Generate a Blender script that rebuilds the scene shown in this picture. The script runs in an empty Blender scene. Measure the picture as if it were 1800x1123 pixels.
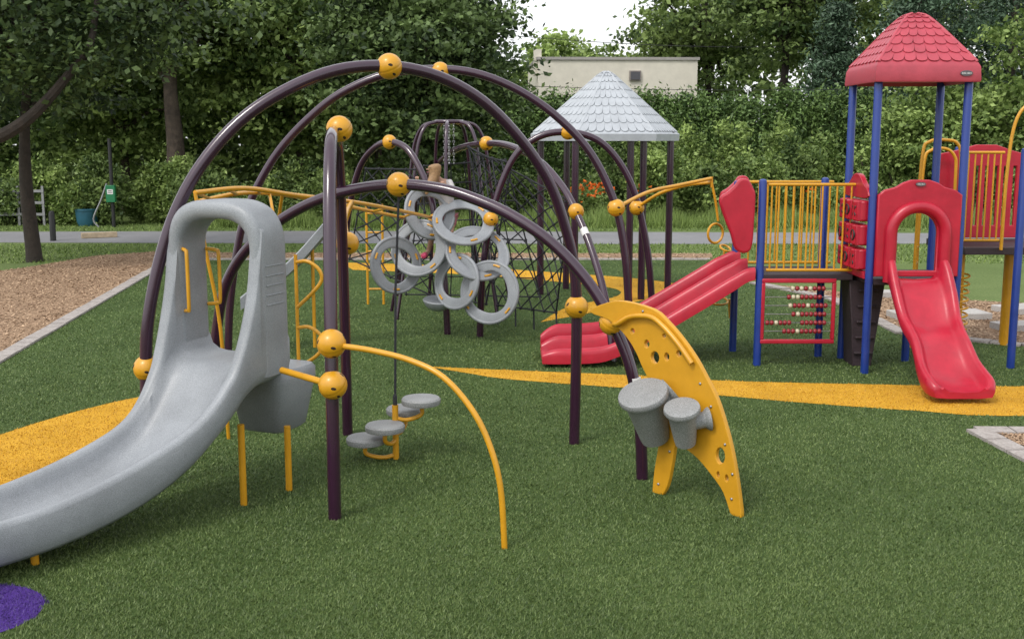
import bpy, math, random
import numpy as np
from mathutils import Vector, Matrix
random.seed(7)
SC=bpy.context.scene; COL=SC.collection
RNG=np.random.default_rng(11)

# ------------------------------------------------------------------ materials
def new_mat(name):
    m=bpy.data.materials.new(name); m.use_nodes=True
    return m,m.node_tree,m.node_tree.nodes['Principled BSDF']
def mat(name,base,rough=.4,var=.12,scale=6,bump=0,bscale=80,coat=0,metal=0,rvar=.1):
    m,nt,b=new_mat(name); N=nt.nodes; L=nt.links
    tc=N.new('ShaderNodeTexCoord'); n=N.new('ShaderNodeTexNoise'); n.inputs['Scale'].default_value=scale
    n.inputs['Detail'].default_value=6; n.inputs['Roughness'].default_value=.65
    L.new(tc.outputs['Object'],n.inputs['Vector'])
    r=N.new('ShaderNodeValToRGB'); r.color_ramp.elements[0].position=.32; r.color_ramp.elements[1].position=.68
    r.color_ramp.elements[0].color=[min(1,c*(1-var)) for c in base]+[1]
    r.color_ramp.elements[1].color=[min(1,c*(1+var)) for c in base]+[1]
    L.new(n.outputs[0],r.inputs[0]); L.new(r.outputs[0],b.inputs['Base Color'])
    mr=N.new('ShaderNodeMapRange'); mr.inputs[3].default_value=max(0,rough-rvar); mr.inputs[4].default_value=rough+rvar
    L.new(n.outputs[0],mr.inputs[0]); L.new(mr.outputs[0],b.inputs['Roughness'])
    b.inputs['Metallic'].default_value=metal
    b.inputs['Coat Weight'].default_value=coat; b.inputs['Coat Roughness'].default_value=.15
    if bump:
        n2=N.new('ShaderNodeTexNoise'); n2.inputs['Scale'].default_value=bscale; n2.inputs['Detail'].default_value=4
        L.new(tc.outputs['Object'],n2.inputs['Vector'])
        bp=N.new('ShaderNodeBump'); bp.inputs['Strength'].default_value=bump; bp.inputs['Distance'].default_value=.02
        L.new(n2.outputs[0],bp.inputs['Height']); L.new(bp.outputs[0],b.inputs['Normal'])
    return m
def speckle(name,c0,c1,rough=.5,sc=170):
    m,nt,b=new_mat(name); N=nt.nodes; L=nt.links
    tc=N.new('ShaderNodeTexCoord')
    n=N.new('ShaderNodeTexNoise'); n.inputs['Scale'].default_value=sc; n.inputs['Detail'].default_value=3
    n2=N.new('ShaderNodeTexNoise'); n2.inputs['Scale'].default_value=3.5; n2.inputs['Detail'].default_value=8
    for q in (n,n2): L.new(tc.outputs['Object'],q.inputs['Vector'])
    r=N.new('ShaderNodeValToRGB'); r.color_ramp.elements[0].position=.36; r.color_ramp.elements[1].position=.62
    r.color_ramp.elements[0].color=list(c0)+[1]; r.color_ramp.elements[1].color=list(c1)+[1]
    L.new(n.outputs[0],r.inputs[0])
    mr=N.new('ShaderNodeMapRange'); mr.inputs[1].default_value=.3; mr.inputs[2].default_value=.7; mr.inputs[3].default_value=.82; mr.inputs[4].default_value=1.08
    L.new(n2.outputs[0],mr.inputs[0])
    mx=N.new('ShaderNodeMix'); mx.data_type='RGBA'; mx.blend_type='MULTIPLY'; mx.inputs[0].default_value=1
    L.new(r.outputs[0],mx.inputs[6]); L.new(mr.outputs[0],mx.inputs[7]); L.new(mx.outputs[2],b.inputs['Base Color'])
    b.inputs['Roughness'].default_value=rough
    bp=N.new('ShaderNodeBump'); bp.inputs['Strength'].default_value=.12; bp.inputs['Distance'].default_value=.004
    L.new(n.outputs[0],bp.inputs['Height']); L.new(bp.outputs[0],b.inputs['Normal'])
    return m
def ground_mat(name,c0,c1,c2,fine=90,rough=.9,bump=.6,mid=1.3,bd=.02):
    m,nt,b=new_mat(name); N=nt.nodes; L=nt.links
    tc=N.new('ShaderNodeTexCoord')
    a=N.new('ShaderNodeTexNoise'); a.inputs['Scale'].default_value=fine; a.inputs['Detail'].default_value=5
    d=N.new('ShaderNodeTexNoise'); d.inputs['Scale'].default_value=mid; d.inputs['Detail'].default_value=7; d.inputs['Roughness'].default_value=.6
    for q in (a,d): L.new(tc.outputs['Object'],q.inputs['Vector'])
    r=N.new('ShaderNodeValToRGB'); e=r.color_ramp.elements
    e[0].position=.3; e[0].color=list(c0)+[1]; e[1].position=.7; e[1].color=list(c2)+[1]
    k=e.new(.5); k.color=list(c1)+[1]
    ad=N.new('ShaderNodeMix'); ad.data_type='FLOAT'; ad.inputs[0].default_value=.45
    L.new(a.outputs[0],ad.inputs[2]); L.new(d.outputs[0],ad.inputs[3]); L.new(ad.outputs[0],r.inputs[0])
    L.new(r.outputs[0],b.inputs['Base Color']); b.inputs['Roughness'].default_value=rough
    b.inputs['Specular IOR Level'].default_value=.2
    bp=N.new('ShaderNodeBump'); bp.inputs['Strength'].default_value=bump; bp.inputs['Distance'].default_value=bd
    L.new(a.outputs[0],bp.inputs['Height']); L.new(bp.outputs[0],b.inputs['Normal'])
    return m
def leaf_mat(name,dark,light,trans=.25,rough=.55):
    m,nt,b=new_mat(name); N=nt.nodes; L=nt.links
    at=N.new('ShaderNodeAttribute'); at.attribute_name='tint'
    r=N.new('ShaderNodeValToRGB'); r.color_ramp.elements[0].color=list(dark)+[1]; r.color_ramp.elements[1].color=list(light)+[1]
    L.new(at.outputs['Fac'],r.inputs[0]); L.new(r.outputs[0],b.inputs['Base Color'])
    b.inputs['Roughness'].default_value=rough; b.inputs['Specular IOR Level'].default_value=.35
    if trans>0:
        t=N.new('ShaderNodeBsdfTranslucent'); L.new(r.outputs[0],t.inputs['Color'])
        mx=N.new('ShaderNodeMixShader'); mx.inputs[0].default_value=trans
        out=[q for q in N if q.type=='OUTPUT_MATERIAL'][0]
        L.new(b.outputs[0],mx.inputs[1]); L.new(t.outputs[0],mx.inputs[2]); L.new(mx.outputs[0],out.inputs[0])
    return m
PURPLE=mat('purple_paint',(.030,.008,.024),.20,.12,4,coat=.6,rvar=.05)
YELLOW=mat('yellow_paint',(.57,.275,.010),.38,.10,5,coat=.2,bump=.04,bscale=30)
YPANEL=mat('yellow_plastic',(.56,.275,.012),.42,.08,5,bump=.06,bscale=90)
RED=mat('red_plastic',(.40,.010,.030),.33,.14,4,bump=.05,bscale=40)
ROOFRED=mat('faded_red_plastic',(.40,.05,.075),.5,.14,5,bump=.08,bscale=40)
BLUE=mat('blue_paint',(.010,.036,.22),.33,.12,4,coat=.2)
GREY=speckle('grey_speckled_plastic',(.185,.198,.212),(.305,.322,.345),.42,230)
DGREY=speckle('dark_speckled_plastic',(.15,.155,.155),(.33,.335,.335),.6,190)
RGREY=mat('grey_roof_plastic',(.37,.395,.425),.5,.1,5,bump=.05,bscale=30)
ROPE=mat('black_rope',(.012,.013,.018),.7,.2,40,bump=.4,bscale=200)
DARK=mat('dark_recess',(.02,.012,.008),.8,.1,10)
BROWN=mat('brown_coated_deck',(.026,.015,.020),.6,.2,10,bump=.2,bscale=60)
CREAM=mat('cream_plastic',(.50,.45,.32),.4,.1,8)
BLACK=mat('black_plastic',(.015,.015,.016),.5,.1,8)
STEEL=mat('galvanised_steel',(.30,.30,.31),.4,.15,20,metal=.8)
WHITE=mat('white_plastic',(.7,.7,.69),.4,.05,8)
BARK=mat('tree_bark',(.070,.053,.040),.95,.45,5,bump=1.0,bscale=22)
DBARK=mat('dark_tree_bark',(.030,.023,.018),.95,.4,5,bump=1.0,bscale=22)
TURF=ground_mat('turf',(.024,.046,.010),(.048,.082,.020),(.080,.125,.036),120,mid=.9)
LAWN=ground_mat('lawn',(.06,.090,.022),(.105,.15,.045),(.17,.21,.08),25,mid=.5)
YTURF=ground_mat('yellow_turf',(.34,.17,.012),(.56,.30,.022),(.70,.40,.05),120,mid=2)
PTURF=ground_mat('purple_turf',(.03,.012,.10),(.06,.025,.19),(.10,.05,.28),120,mid=2)
CHIP=ground_mat('wood_chip_ground',(.19,.12,.075),(.31,.205,.13),(.42,.29,.19),38,mid=1.5,bump=1,bd=.03)
ASPH=ground_mat('asphalt',(.16,.16,.17),(.21,.21,.22),(.27,.27,.28),60,mid=.8,bump=.3)
CONC=ground_mat('concrete',(.30,.28,.27),(.40,.38,.36),(.50,.48,.46),50,mid=3,bump=.3)
PAVER=ground_mat('paver',(.22,.19,.18),(.33,.30,.28),(.44,.41,.39),40,mid=6,bump=.4)
L_DARK=leaf_mat('dark_leaves',(.018,.038,.012),(.170,.250,.080))
L_MID=leaf_mat('mid_leaves',(.032,.064,.016),(.27,.37,.11))
L_LIGHT=leaf_mat('light_leaves',(.065,.115,.022),(.38,.50,.15))
L_CONE=leaf_mat('conifer_needles',(.014,.034,.018),(.105,.175,.100),0)
L_HEDGE=leaf_mat('cedar_hedge_leaves',(.024,.056,.014),(.185,.290,.080),0)
L_GRASS=leaf_mat('turf_blades',(.032,.060,.013),(.225,.300,.090),0,.5)
L_YGRASS=leaf_mat('yellow_turf_blades',(.30,.14,.008),(.85,.50,.05),0,.5)
L_PGRASS=leaf_mat('purple_turf_blades',(.02,.008,.07),(.14,.07,.36),0,.5)
L_CHIP=leaf_mat('wood_chips',(.20,.125,.075),(.55,.385,.25),.0,.8)
ORANGE=leaf_mat('orange_petals',(.60,.08,.01),(.95,.25,.03),.3)

# ------------------------------------------------------------------ mesh tools
WL={}
def empty(name,loc,label,cat,group=None):
    o=bpy.data.objects.new(name,None); o.location=loc; o.empty_display_size=.2; COL.objects.link(o)
    o['label']=label; o['category']=cat
    if group:o['group']=group
    WL[o.name]=Vector(loc); return o
def sub_empty(name,loc,parent):
    o=bpy.data.objects.new(name,None); o.empty_display_size=.1; COL.objects.link(o); o.parent=parent
    o.location=Vector(loc)-WL[parent.name]; WL[o.name]=Vector(loc); return o
def place(o,c,parent):
    c=Vector(c); WL[o.name]=c
    if parent is not None:
        o.parent=parent; o.location=c-WL[parent.name]
    else: o.location=c
def cr(pts,n=8):
    P=[Vector(p) for p in pts]
    if len(P)<3: return P
    Q=[2*P[0]-P[1]]+P+[2*P[-1]-P[-2]]; out=[]
    for i in range(1,len(Q)-2):
        a,b,c,d=Q[i-1:i+3]
        for k in range(n):
            t=k/n
            out.append(.5*((2*b)+(c-a)*t+(2*a-5*b+4*c-d)*t*t+(3*b-a-3*c+d)*t**3))
    out.append(P[-1]); return out
class M:
    def __init__(s): s.v=[];s.f=[];s.mi=[];s.m=0
    def add(s,v,f):
        k=len(s.v); s.v+= [tuple(q) for q in v]; s.f+=[tuple(i+k for i in q) for q in f]; s.mi+=[s.m]*len(f); return s
    def loft(s,rings,cu=True,cv=False,caps=False):
        n=len(rings[0]); v=[p for r in rings for p in r]; f=[]; R=len(rings)
        for i in range(R if cv else R-1):
            j=(i+1)%R
            for k in range(n if cu else n-1):
                l=(k+1)%n; f.append((i*n+k,i*n+l,j*n+l,j*n+k))
        if caps: f.append(tuple(range(n))[::-1]); f.append(tuple((R-1)*n+k for k in range(n)))
        return s.add(v,f)
    def tube(s,pts,r,seg=14,closed=False,caps=True):
        P=[Vector(p) for p in pts]; n=len(P); R=r if hasattr(r,'__len__') else [r]*n
        T=[]
        for i in range(n):
            a=P[i-1] if (i>0 or closed) else P[i]; b=P[(i+1)%n] if (i<n-1 or closed) else P[i]
            T.append((b-a).normalized())
        u=T[0].orthogonal().normalized(); rings=[]
        for i in range(n):
            u=(u-T[i]*u.dot(T[i])).normalized(); w=T[i].cross(u)
            rings.append([P[i]+R[i]*(math.cos(2*math.pi*k/seg)*u+math.sin(2*math.pi*k/seg)*w) for k in range(seg)])
        return s.loft(rings,True,closed,caps and not closed)
    def box(s,c,size,rz=0,rx=0,ry=0):
        m=Matrix.Rotation(rz,3,'Z')@Matrix.Rotation(ry,3,'Y')@Matrix.Rotation(rx,3,'X'); c=Vector(c); h=Vector(size)/2
        v=[c+m@Vector((x*h.x,y*h.y,z*h.z)) for z in(-1,1) for y in(-1,1) for x in(-1,1)]
        return s.add(v,[(0,2,3,1),(4,5,7,6),(0,1,5,4),(2,6,7,3),(0,4,6,2),(1,3,7,5)])
    def lathe(s,prof,c=(0,0,0),axis=(0,0,1),seg=24,sx=1):
        q=Vector((0,0,1)).rotation_difference(Vector(axis)); c=Vector(c); rings=[]
        for r,z in prof:
            rings.append([c+q@Vector((max(r,1e-4)*math.cos(2*math.pi*k/seg)*sx,max(r,1e-4)*math.sin(2*math.pi*k/seg),z)) for k in range(seg)])
        return s.loft(rings,True,False,True)
    def sphere(s,c,r,seg=16,ax=(0,0,1)):
        return s.lathe([(r*math.sin(a),-r*math.cos(a)) for a in [math.pi*i/(seg//2) for i in range(seg//2+1)]],c,ax,seg)
    def torus(s,c,R,r,nx=(0,0,1),seg=36,sg=10,sx=1):
        q=Vector((0,0,1)).rotation_difference(Vector(nx)); c=Vector(c)
        return s.tube([c+q@Vector((R*sx*math.cos(2*math.pi*k/seg),R*math.sin(2*math.pi*k/seg),0)) for k in range(seg)],r,sg,True)
    def obj(s,name,mats,parent=None,label=None,cat=None,group=None,kind=None,sharp=38,bevel=0,origin=None):
        V=[Vector(p) for p in s.v]
        if origin is None:
            lo=[min(p[i] for p in V) for i in range(3)]; hi=[max(p[i] for p in V) for i in range(3)]
            origin=Vector([(lo[i]+hi[i])/2 for i in range(3)])
            if parent is None: origin.z=lo[2]
        origin=Vector(origin)
        me=bpy.data.meshes.new(name); me.from_pydata([p-origin for p in V],[],s.f)
        if not isinstance(mats,(list,tuple)): mats=[mats]
        for m in mats: me.materials.append(m)
        me.polygons.foreach_set('material_index',s.mi)
        me.update()
        import bmesh
        bm=bmesh.new(); bm.from_mesh(me); bmesh.ops.recalc_face_normals(bm,faces=bm.faces)
        th=math.radians(sharp)
        for f in bm.faces: f.smooth=True
        for e in bm.edges:
            if len(e.link_faces)==2 and e.calc_face_angle(0)>th: e.smooth=False
        bm.to_mesh(me); bm.free()
        o=bpy.data.objects.new(name,me); COL.objects.link(o); place(o,origin,parent)
        if label:o['label']=label
        if cat:o['category']=cat
        if group:o['group']=group
        if kind:o['kind']=kind
        if bevel:
            b=o.modifiers.new('bevel','BEVEL'); b.width=bevel; b.segments=2; b.limit_method='ANGLE'; b.angle_limit=.6
        return o
def flat_cut(outer,holes,th,bev=0):
    cu=bpy.data.curves.new('tmp','CURVE'); cu.dimensions='2D'; cu.fill_mode='BOTH'; cu.extrude=th/2-bev; cu.bevel_depth=bev; cu.bevel_resolution=1; 
    for pts in [outer]+holes:
        sp=cu.splines.new('POLY'); sp.points.add(len(pts)-1)
        for i,p in enumerate(pts): sp.points[i].co=(p[0],p[1],0,1)
        sp.use_cyclic_u=True
    o=bpy.data.objects.new('tmp',cu); COL.objects.link(o)
    dg=bpy.context.evaluated_depsgraph_get(); me=bpy.data.meshes.new_from_object(o.evaluated_get(dg))
    v=[tuple(q.co) for q in me.vertices]; f=[tuple(p.vertices) for p in me.polygons]
    bpy.data.objects.remove(o); bpy.data.meshes.remove(me); bpy.data.curves.remove(cu)
    return v,f
def text_mesh(body,size,th):
    cu=bpy.data.curves.new('tmp','FONT'); cu.body=body; cu.size=size; cu.extrude=th/2; cu.align_x='CENTER'; cu.align_y='CENTER'
    o=bpy.data.objects.new('tmp',cu); COL.objects.link(o)
    dg=bpy.context.evaluated_depsgraph_get(); me=bpy.data.meshes.new_from_object(o.evaluated_get(dg))
    v=[tuple(q.co) for q in me.vertices]; f=[tuple(p.vertices) for p in me.polygons]
    bpy.data.objects.remove(o); bpy.data.meshes.remove(me); bpy.data.curves.remove(cu)
    return v,f
def mapped(vf,o,ex,ey):
    o=Vector(o); ex=Vector(ex); ey=Vector(ey); ez=ex.cross(ey)
    return [o+ex*p[0]+ey*p[1]+ez*p[2] for p in vf[0]],vf[1]
def circ(cx,cy,rx,ry=None,n=20):
    ry=ry or rx
    return [(cx+rx*math.cos(2*math.pi*i/n),cy+ry*math.sin(2*math.pi*i/n)) for i in range(n)]
def smooth2(pts,n=5):
    P=[Vector((p[0],p[1],0)) for p in pts]; m=len(P); out=[]
    for i in range(m):
        a,b,c,d=P[i-1],P[i],P[(i+1)%m],P[(i+2)%m]
        for k in range(n):
            t=k/n; q=.5*((2*b)+(c-a)*t+(2*a-5*b+4*c-d)*t*t+(3*b-a-3*c+d)*t**3); out.append((q.x,q.y))
    return out
def fast_mesh(name,co,nv,mats,attr,origin,parent=None,mi=None,**kw):
    n=len(co); me=bpy.data.meshes.new(name); origin=np.array(origin,float)
    me.vertices.add(n*nv); me.vertices.foreach_set('co',(co.reshape(-1,3)-origin).astype(np.float32).ravel())
    me.loops.add(n*nv); me.loops.foreach_set('vertex_index',np.arange(n*nv,dtype=np.int32))
    me.polygons.add(n); me.polygons.foreach_set('loop_start',np.arange(0,n*nv,nv,dtype=np.int32))
    for m in mats: me.materials.append(m)
    if mi is not None: me.polygons.foreach_set('material_index',mi.astype(np.int32))
    me.update(calc_edges=True)
    a=me.attributes.new('tint','FLOAT','POINT'); a.data.foreach_set('value',np.repeat(attr,nv).astype(np.float32))
    o=bpy.data.objects.new(name,me); COL.objects.link(o); place(o,origin,parent)
    for k,v in kw.items(): o[k]=v
    return o
def leaf_quads(cent,sig,ctint,n,size,rng,flat=.6,asp=.6):
    k=rng.integers(len(cent),size=n); pos=cent[k]+rng.normal(0,1,(n,3))*sig[k]
    nm=rng.normal(0,1,(n,3)); nm[:,2]+=flat*2; nm/=np.linalg.norm(nm,axis=1)[:,None]
    t=np.cross(nm,rng.normal(0,1,(n,3))); t/=np.linalg.norm(t,axis=1)[:,None]; b=np.cross(nm,t)
    s=size*rng.uniform(.55,1.35,n)[:,None]
    co=np.stack([pos-t*s,pos+b*s*asp-t*s*.1,pos+t*s,pos-b*s*asp-t*s*.1],1)
    tint=np.clip(ctint[k]+rng.normal(0,.18,n),0,1)
    return co,tint

# ------------------------------------------------------------------ ground and setting
def sheet(name,poly,z,m,kind='structure',label=None,cat=None,n=None):
    mm=M(); mm.add([(p[0],p[1],z) for p in poly],[tuple(range(len(poly)))])
    return mm.obj(name,m,kind=kind,label=label,cat=cat,origin=(0,0,z))
sheet('ground',[(-250,-60),(250,-60),(250,400),(-250,400)],0,LAWN,label='mown green lawn around the playground',cat='ground')
TURFP=[(-5.0,-6),(-5.25,7.0),(-6.05,13.2),(-7.07,22.02),(-7.35,24.7),(4.3,24.7),(4.35,20.6),(5.2,18.5),(5.25,15.1),(6.5,14.25),(12,14.0),(12,-6)]
sheet('artificial_turf_ground',TURFP,.004,TURF,label='green artificial turf under the play equipment',cat='turf')
def sm(a): return [(p.x,p.y) for p in cr([(x,y,0) for x,y in a],6)]
YL=sm([(-5.15,7.9),(-4.77,9.2),(-4.5,10.1),(-4.2,10.8),(-3.8,11.4),(-3.1,11.95)])+sm([(-3.1,11.9),(-3.4,10.6),(-3.65,9.4),(-3.85,8.3),(-4.3,7.4),(-5.1,6.6)])
YR=sm([(-.99,12.96),(0,12.74),(1.27,12.48),(2.3,12.18),(3.68,12.01),(5.47,11.89),(8,12.2),(10,12.9)])+sm([(10,11.5),(8,10.9),(4.89,10.58),(3.88,10.81),(2.86,11.15),(1.78,11.62),(1.21,11.81),(0,12.24),(-.5,12.58)])
YB=sm([(-3.64,24.17),(-1.18,23.5),(.57,22.5),(2.17,21.5),(3.0,20.5),(2.87,19.5),(1.82,18.0),(1.21,17.1),(.41,16.19)])+sm([(.41,16.19),(.89,17.7),(1.75,18.9),(1.75,20.0),(.53,21.1),(-1.11,22.1),(-3.21,22.79)])
sheet('yellow_turf_ground',YL,.008,YTURF,label='curved yellow inlay in the artificial turf',cat='turf')
sheet('yellow_turf_ground',YR,.008,YTURF,label='long yellow wedge inlaid in the turf by the red slides',cat='turf')
sheet('yellow_turf_ground',YB,.008,YTURF,label='yellow arc inlaid in the turf by the roofed tower',cat='turf')
PP=circ(-3.06,6.02,.42,.40,40)
sheet('purple_turf_ground',PP,.008,PTURF,label='round purple inlay in the artificial turf',cat='turf')
CH1=[(-5.4,4),(-5.4,7.0),(-6.2,13.2),(-7.22,22.02),(-7.5,24.85),(4.4,24.85),(4.6,26.1),(-6.5,26.3),(-8.29,26.6),(-9.41,25.6),(-9.9,23.5),(-11,20.5),(-14,16),(-16,10),(-16,4)]
sheet('wood_chip_ground',CH1,.006,CHIP,label='brown wood chip surface edged with pavers',cat='wood chips')
CH2=[(4.5,20.7),(5.7,19.4),(6.6,18.8),(9.5,17.6),(12,17),(12,14.2),(6.55,14.4),(5.4,15.25),(5.35,18.6)]
sheet('wood_chip_ground',CH2,.006,CHIP,label='brown wood chips beside the blue post tower',cat='wood chips')
sheet('road',[(-80,28.6),(-13,28.9),(2.8,28.5),(12.8,28.6),(80,28.4),(80,31.6),(12,31.8),(-5,32.6),(-14,32.3),(-80,32.4)],.005,ASPH,label='grey asphalt park path behind the playground',cat='path')
def edging(name,line,w,label,z=.03):
    m=M()
    for (a,b) in zip(line[:-1],line[1:]):
        a=Vector((*a,0)); b=Vector((*b,0)); L=(b-a).length; n=max(1,int(L/.3)); d=(b-a)/n; rz=math.atan2(d.y,d.x)
        for i in range(n):
            c=a+d*(i+.5); c.z=z/2+random.uniform(-.004,.004); m.box(c,(d.length*.96,w,z+.004),rz+random.uniform(-.02,.02))
    return m.obj(name,PAVER,kind='structure',label=label,cat='edging')
edging('paver_edging',[(-5.32,7.0),(-6.13,13.2),(-7.14,22.02),(-7.42,24.78),(4.35,24.78)],.2,'grey paver edging between turf and wood chips')
edging('paver_edging',[(4.42,20.65),(5.28,18.55),(5.3,15.18),(6.52,14.32),(12,14.1)],.2,'grey paver edging around the wood chips')
edging('paver_edging',[(4.2,10.0),(4.33,8.6)],.2,'concrete curb edging around the chip pit')
edging('paver_edging',[(4.2,10.0),(7,9.85)],.2,'concrete curb edging around the chip pit')
PIT=[(4.3,9.93),(4.43,8.6),(7,8.5),(7,9.75)]
sheet('wood_chip_ground',PIT,.010,CHIP,label='wood chips inside a concrete edged pit',cat='wood chips')
for i,(x,y,w,h) in enumerate([(6.6,18.9,1.6,.35),(6.3,16.6,1.4,.5),(7.2,15.6,1.0,.4),(8.2,17.3,1.6,.5)]):
    M().box((x,y,.05),(w,h,.1),.1*i).obj('concrete_slab',CONC,label='flat grey concrete slab lying on wood chips',cat='slab',group='concrete slabs on the wood chips',bevel=.01)

def inside(px,py,poly):
    r=np.zeros(len(px),bool); j=len(poly)-1
    for i in range(len(poly)):
        xi,yi=poly[i]; xj,yj=poly[j]
        c=((yi>py)!=(yj>py))&(px<(xj-xi)*(py-yi)/(yj-yi+1e-12)+xi); r^=c; j=i
    return r
def blades(n,y0,y1,seed):
    rg=np.random.default_rng(seed)
    u=rg.random(n); Y=1/(1/y0+(1/y1-1/y0)*u)
    X=(rg.random(n)-.5)*2*(.50*Y+.3)
    ok=inside(X,Y,TURFP)&~inside(X,Y,[(4.1,10.12),(4.2,8.5),(8,8.5),(8,10)])
    X=X[ok];Y=Y[ok];n=len(X)
    mi=np.zeros(n,int); wob=.02*np.sin(X*23+Y*31); mi[inside(X+wob,Y+wob,YL)|inside(X+wob,Y+wob,YR)|inside(X+wob,Y,YB)]=1; mi[inside(X+wob,Y+wob,PP)]=2
    h=rg.uniform(.008,.020,n); a=rg.uniform(0,2*math.pi,n); w=.0011*Y*rg.uniform(.5,1.2,n)*.5
    lean=rg.uniform(.2,1.3,n)*h; la=rg.normal(0.6,1.6,n)
    b=np.stack([X,Y,np.full(n,.004)],1)
    dx=np.stack([np.cos(a)*w,np.sin(a)*w,np.zeros(n)],1)
    tip=b+np.stack([np.cos(la)*lean,np.sin(la)*lean,h],1)
    co=np.stack([b-dx,b+dx,tip],1)
    low=.5+.5*np.sin(X*1.3+np.sin(Y*.9)*1.6)*np.sin(Y*1.1+np.sin(X*1.7)*1.2)
    mid=np.sin(X*7.1+2*np.sin(Y*3.3))*np.sin(Y*6.3+2*np.sin(X*2.9))
    band=np.sin(Y*2.1+.5*np.sin(X*.8)+.25*X)
    tint=np.clip(.31+.13*(low-.5)+.04*mid+.03*band+np.clip((Y-7)*.008,0,.08)+rg.normal(0,.15,n),0,1)
    return co,mi,tint
co,mi,ti=blades(500000,5.4,24.5,3)
fast_mesh('turf_grass_cover',co,3,[L_GRASS,L_YGRASS,L_PGRASS],ti,(0,10,0),mi=mi,kind='stuff',label='short artificial grass blades over the playground',category='turf')
rg=np.random.default_rng(5); n=50000
Y=rg.uniform(24,36,n); X=rg.uniform(-.5,.5,n)*Y*1.02
ok=~inside(X,Y,TURFP)&~inside(X,Y,CH1)&~((Y>28.4)&(Y<32.5))
X=X[ok];Y=Y[ok];n=len(X); a=rg.uniform(0,6.28,n); w=rg.uniform(.01,.025,n); h=rg.uniform(.02,.08,n)
b=np.stack([X,Y,np.zeros(n)],1); dx=np.stack([np.cos(a)*w,np.sin(a)*w,0*w],1); tip=b+np.stack([rg.normal(0,.03,n),rg.normal(0,.03,n),h],1)
fast_mesh('lawn_grass_cover',np.stack([b-dx,b+dx,tip],1),3,[L_LIGHT],np.clip(rg.normal(.32,.2,n),0,1),(0,30,0),kind='stuff',label='uneven tufts of mown lawn grass',category='grass')
def chips(poly,box,n,seed,label):
    rg=np.random.default_rng(seed); X=rg.uniform(box[0],box[1],n);Y=rg.uniform(box[2],box[3],n); ok=inside(X,Y,poly); X=X[ok];Y=Y[ok];n=len(X)
    c=np.stack([X,Y,rg.uniform(.01,.022,n)],1); a=rg.uniform(0,6.28,n); l=rg.uniform(.010,.030,n)[:,None]; w=rg.uniform(.005,.011,n)[:,None]
    t=np.stack([np.cos(a),np.sin(a),rg.normal(0,.25,n)],1)*l; s=np.stack([-np.sin(a),np.cos(a),rg.normal(0,.25,n)],1)*w
    fast_mesh('wood_chip_cover',np.stack([c-t-s,c+t-s,c+t+s,c-t+s],1),4,[L_CHIP],np.clip(rg.normal(.45,.22,n),0,1),(c[:,0].mean(),c[:,1].mean(),0),kind='stuff',label=label,category='wood chips')
chips(CH1,(-12,5,10,26.6),120000,1,'loose wood chips beside the turf')
chips(CH2,(4,12,14,21),34000,2,'loose wood chips beside the tower')
chips(PIT,(4.2,7,8.5,10),14000,3,'loose wood chips inside the edged pit')

# ------------------------------------------------------------------ vegetation
def crown_pts(rng,c,r,n,fill=.45):
    d=rng.normal(0,1,(n,3)); d/=np.linalg.norm(d,axis=1)[:,None]
    rad=rng.uniform(fill,1,n)[:,None]
    lob=1+.16*np.sin(d[:,0]*5+rng.uniform(0,6))+.14*np.sin(d[:,2]*6+d[:,1]*4+rng.uniform(0,6))
    return np.array(c)+d*rad*np.array(r)*lob[:,None]
def tree(name,label,base,th,tr,c,r,ncl,nleaf,size,lm,seed,bark=BARK,limbs=7,group=None,sig=.34,tmean=.46,lean=(0,0)):
    rng=np.random.default_rng(seed); rr=random.Random(seed)
    E=empty(name,(base[0],base[1],0),label,'tree',group)
    t=M(); B=Vector((base[0],base[1],-.05)); top=Vector((c[0],c[1],c[2]+r[2]*.35)); mid=Vector((base[0]+lean[0],base[1]+lean[1],th))
    path=cr([B,B+Vector((0,0,.25)),B.lerp(mid,.55)+Vector((rr.uniform(-.1,.1),0,0)),mid,mid.lerp(top,.5)+Vector((rr.uniform(-.2,.2),rr.uniform(-.2,.2),0)),top],5)
    nn=len(path); t.tube(path,[tr*(1.35 if i<2 else 1.0)*(1-.85*i/nn) for i in range(nn)],12)
    cl=crown_pts(rng,c,r,ncl)
    for k in range(limbs):
        tgt=Vector(cl[rr.randrange(ncl)]); st=mid.lerp(top,rr.uniform(0,.6)); m1=st.lerp(tgt,.5)+Vector((rr.uniform(-.2,.2),rr.uniform(-.2,.2),rr.uniform(-.1,.4)))
        p=cr([st,m1,tgt],5); t.tube(p,[tr*.42*(1-.85*i/len(p)) for i in range(len(p))],7)
    t.obj('trunk',bark,E)
    ct=np.clip(rng.normal(tmean,.24,ncl),.05,.95)
    co,tt=leaf_quads(cl,np.full((ncl,1),sig)*rng.uniform(.6,1.3,(ncl,1))*np.array([[1.25,1.25,.48]]),ct,nleaf,size,rng,.45)
    fast_mesh('crown',co,4,[lm],tt,c,E)
    return E
T1=tree('maple_tree','dark leafy tree with a bare curved limb beside the wood chips',(-10.29,24.4),3.0,.20,(-10.0,24.4,5.7),(4.0,3.2,2.5),230,28000,.085,L_DARK,21,DBARK,9,sig=.38,tmean=.26)
m=M(); p=cr([(-7.9,22.4,5.3),(-8.04,22.2,4.35),(-8.40,22.1,3.86),(-8.8,22,3.37),(-9.3,22,2.93),(-9.95,22,2.60),(-11.2,22,2.35)],6); m.tube(p,[.05+.10*i/len(p) for i in range(len(p))],9); m.obj('limb',DBARK,T1)
rg=np.random.default_rng(31); cc=np.array([(-7.9+rg.normal(0,.5),22.3+rg.normal(0,.4),4.6+rg.normal(0,.5)) for _ in range(16)]+[(-9.2+rg.normal(0,.7),22.3+rg.normal(0,.4),3.9+rg.normal(0,.4)) for _ in range(14)])
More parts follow.
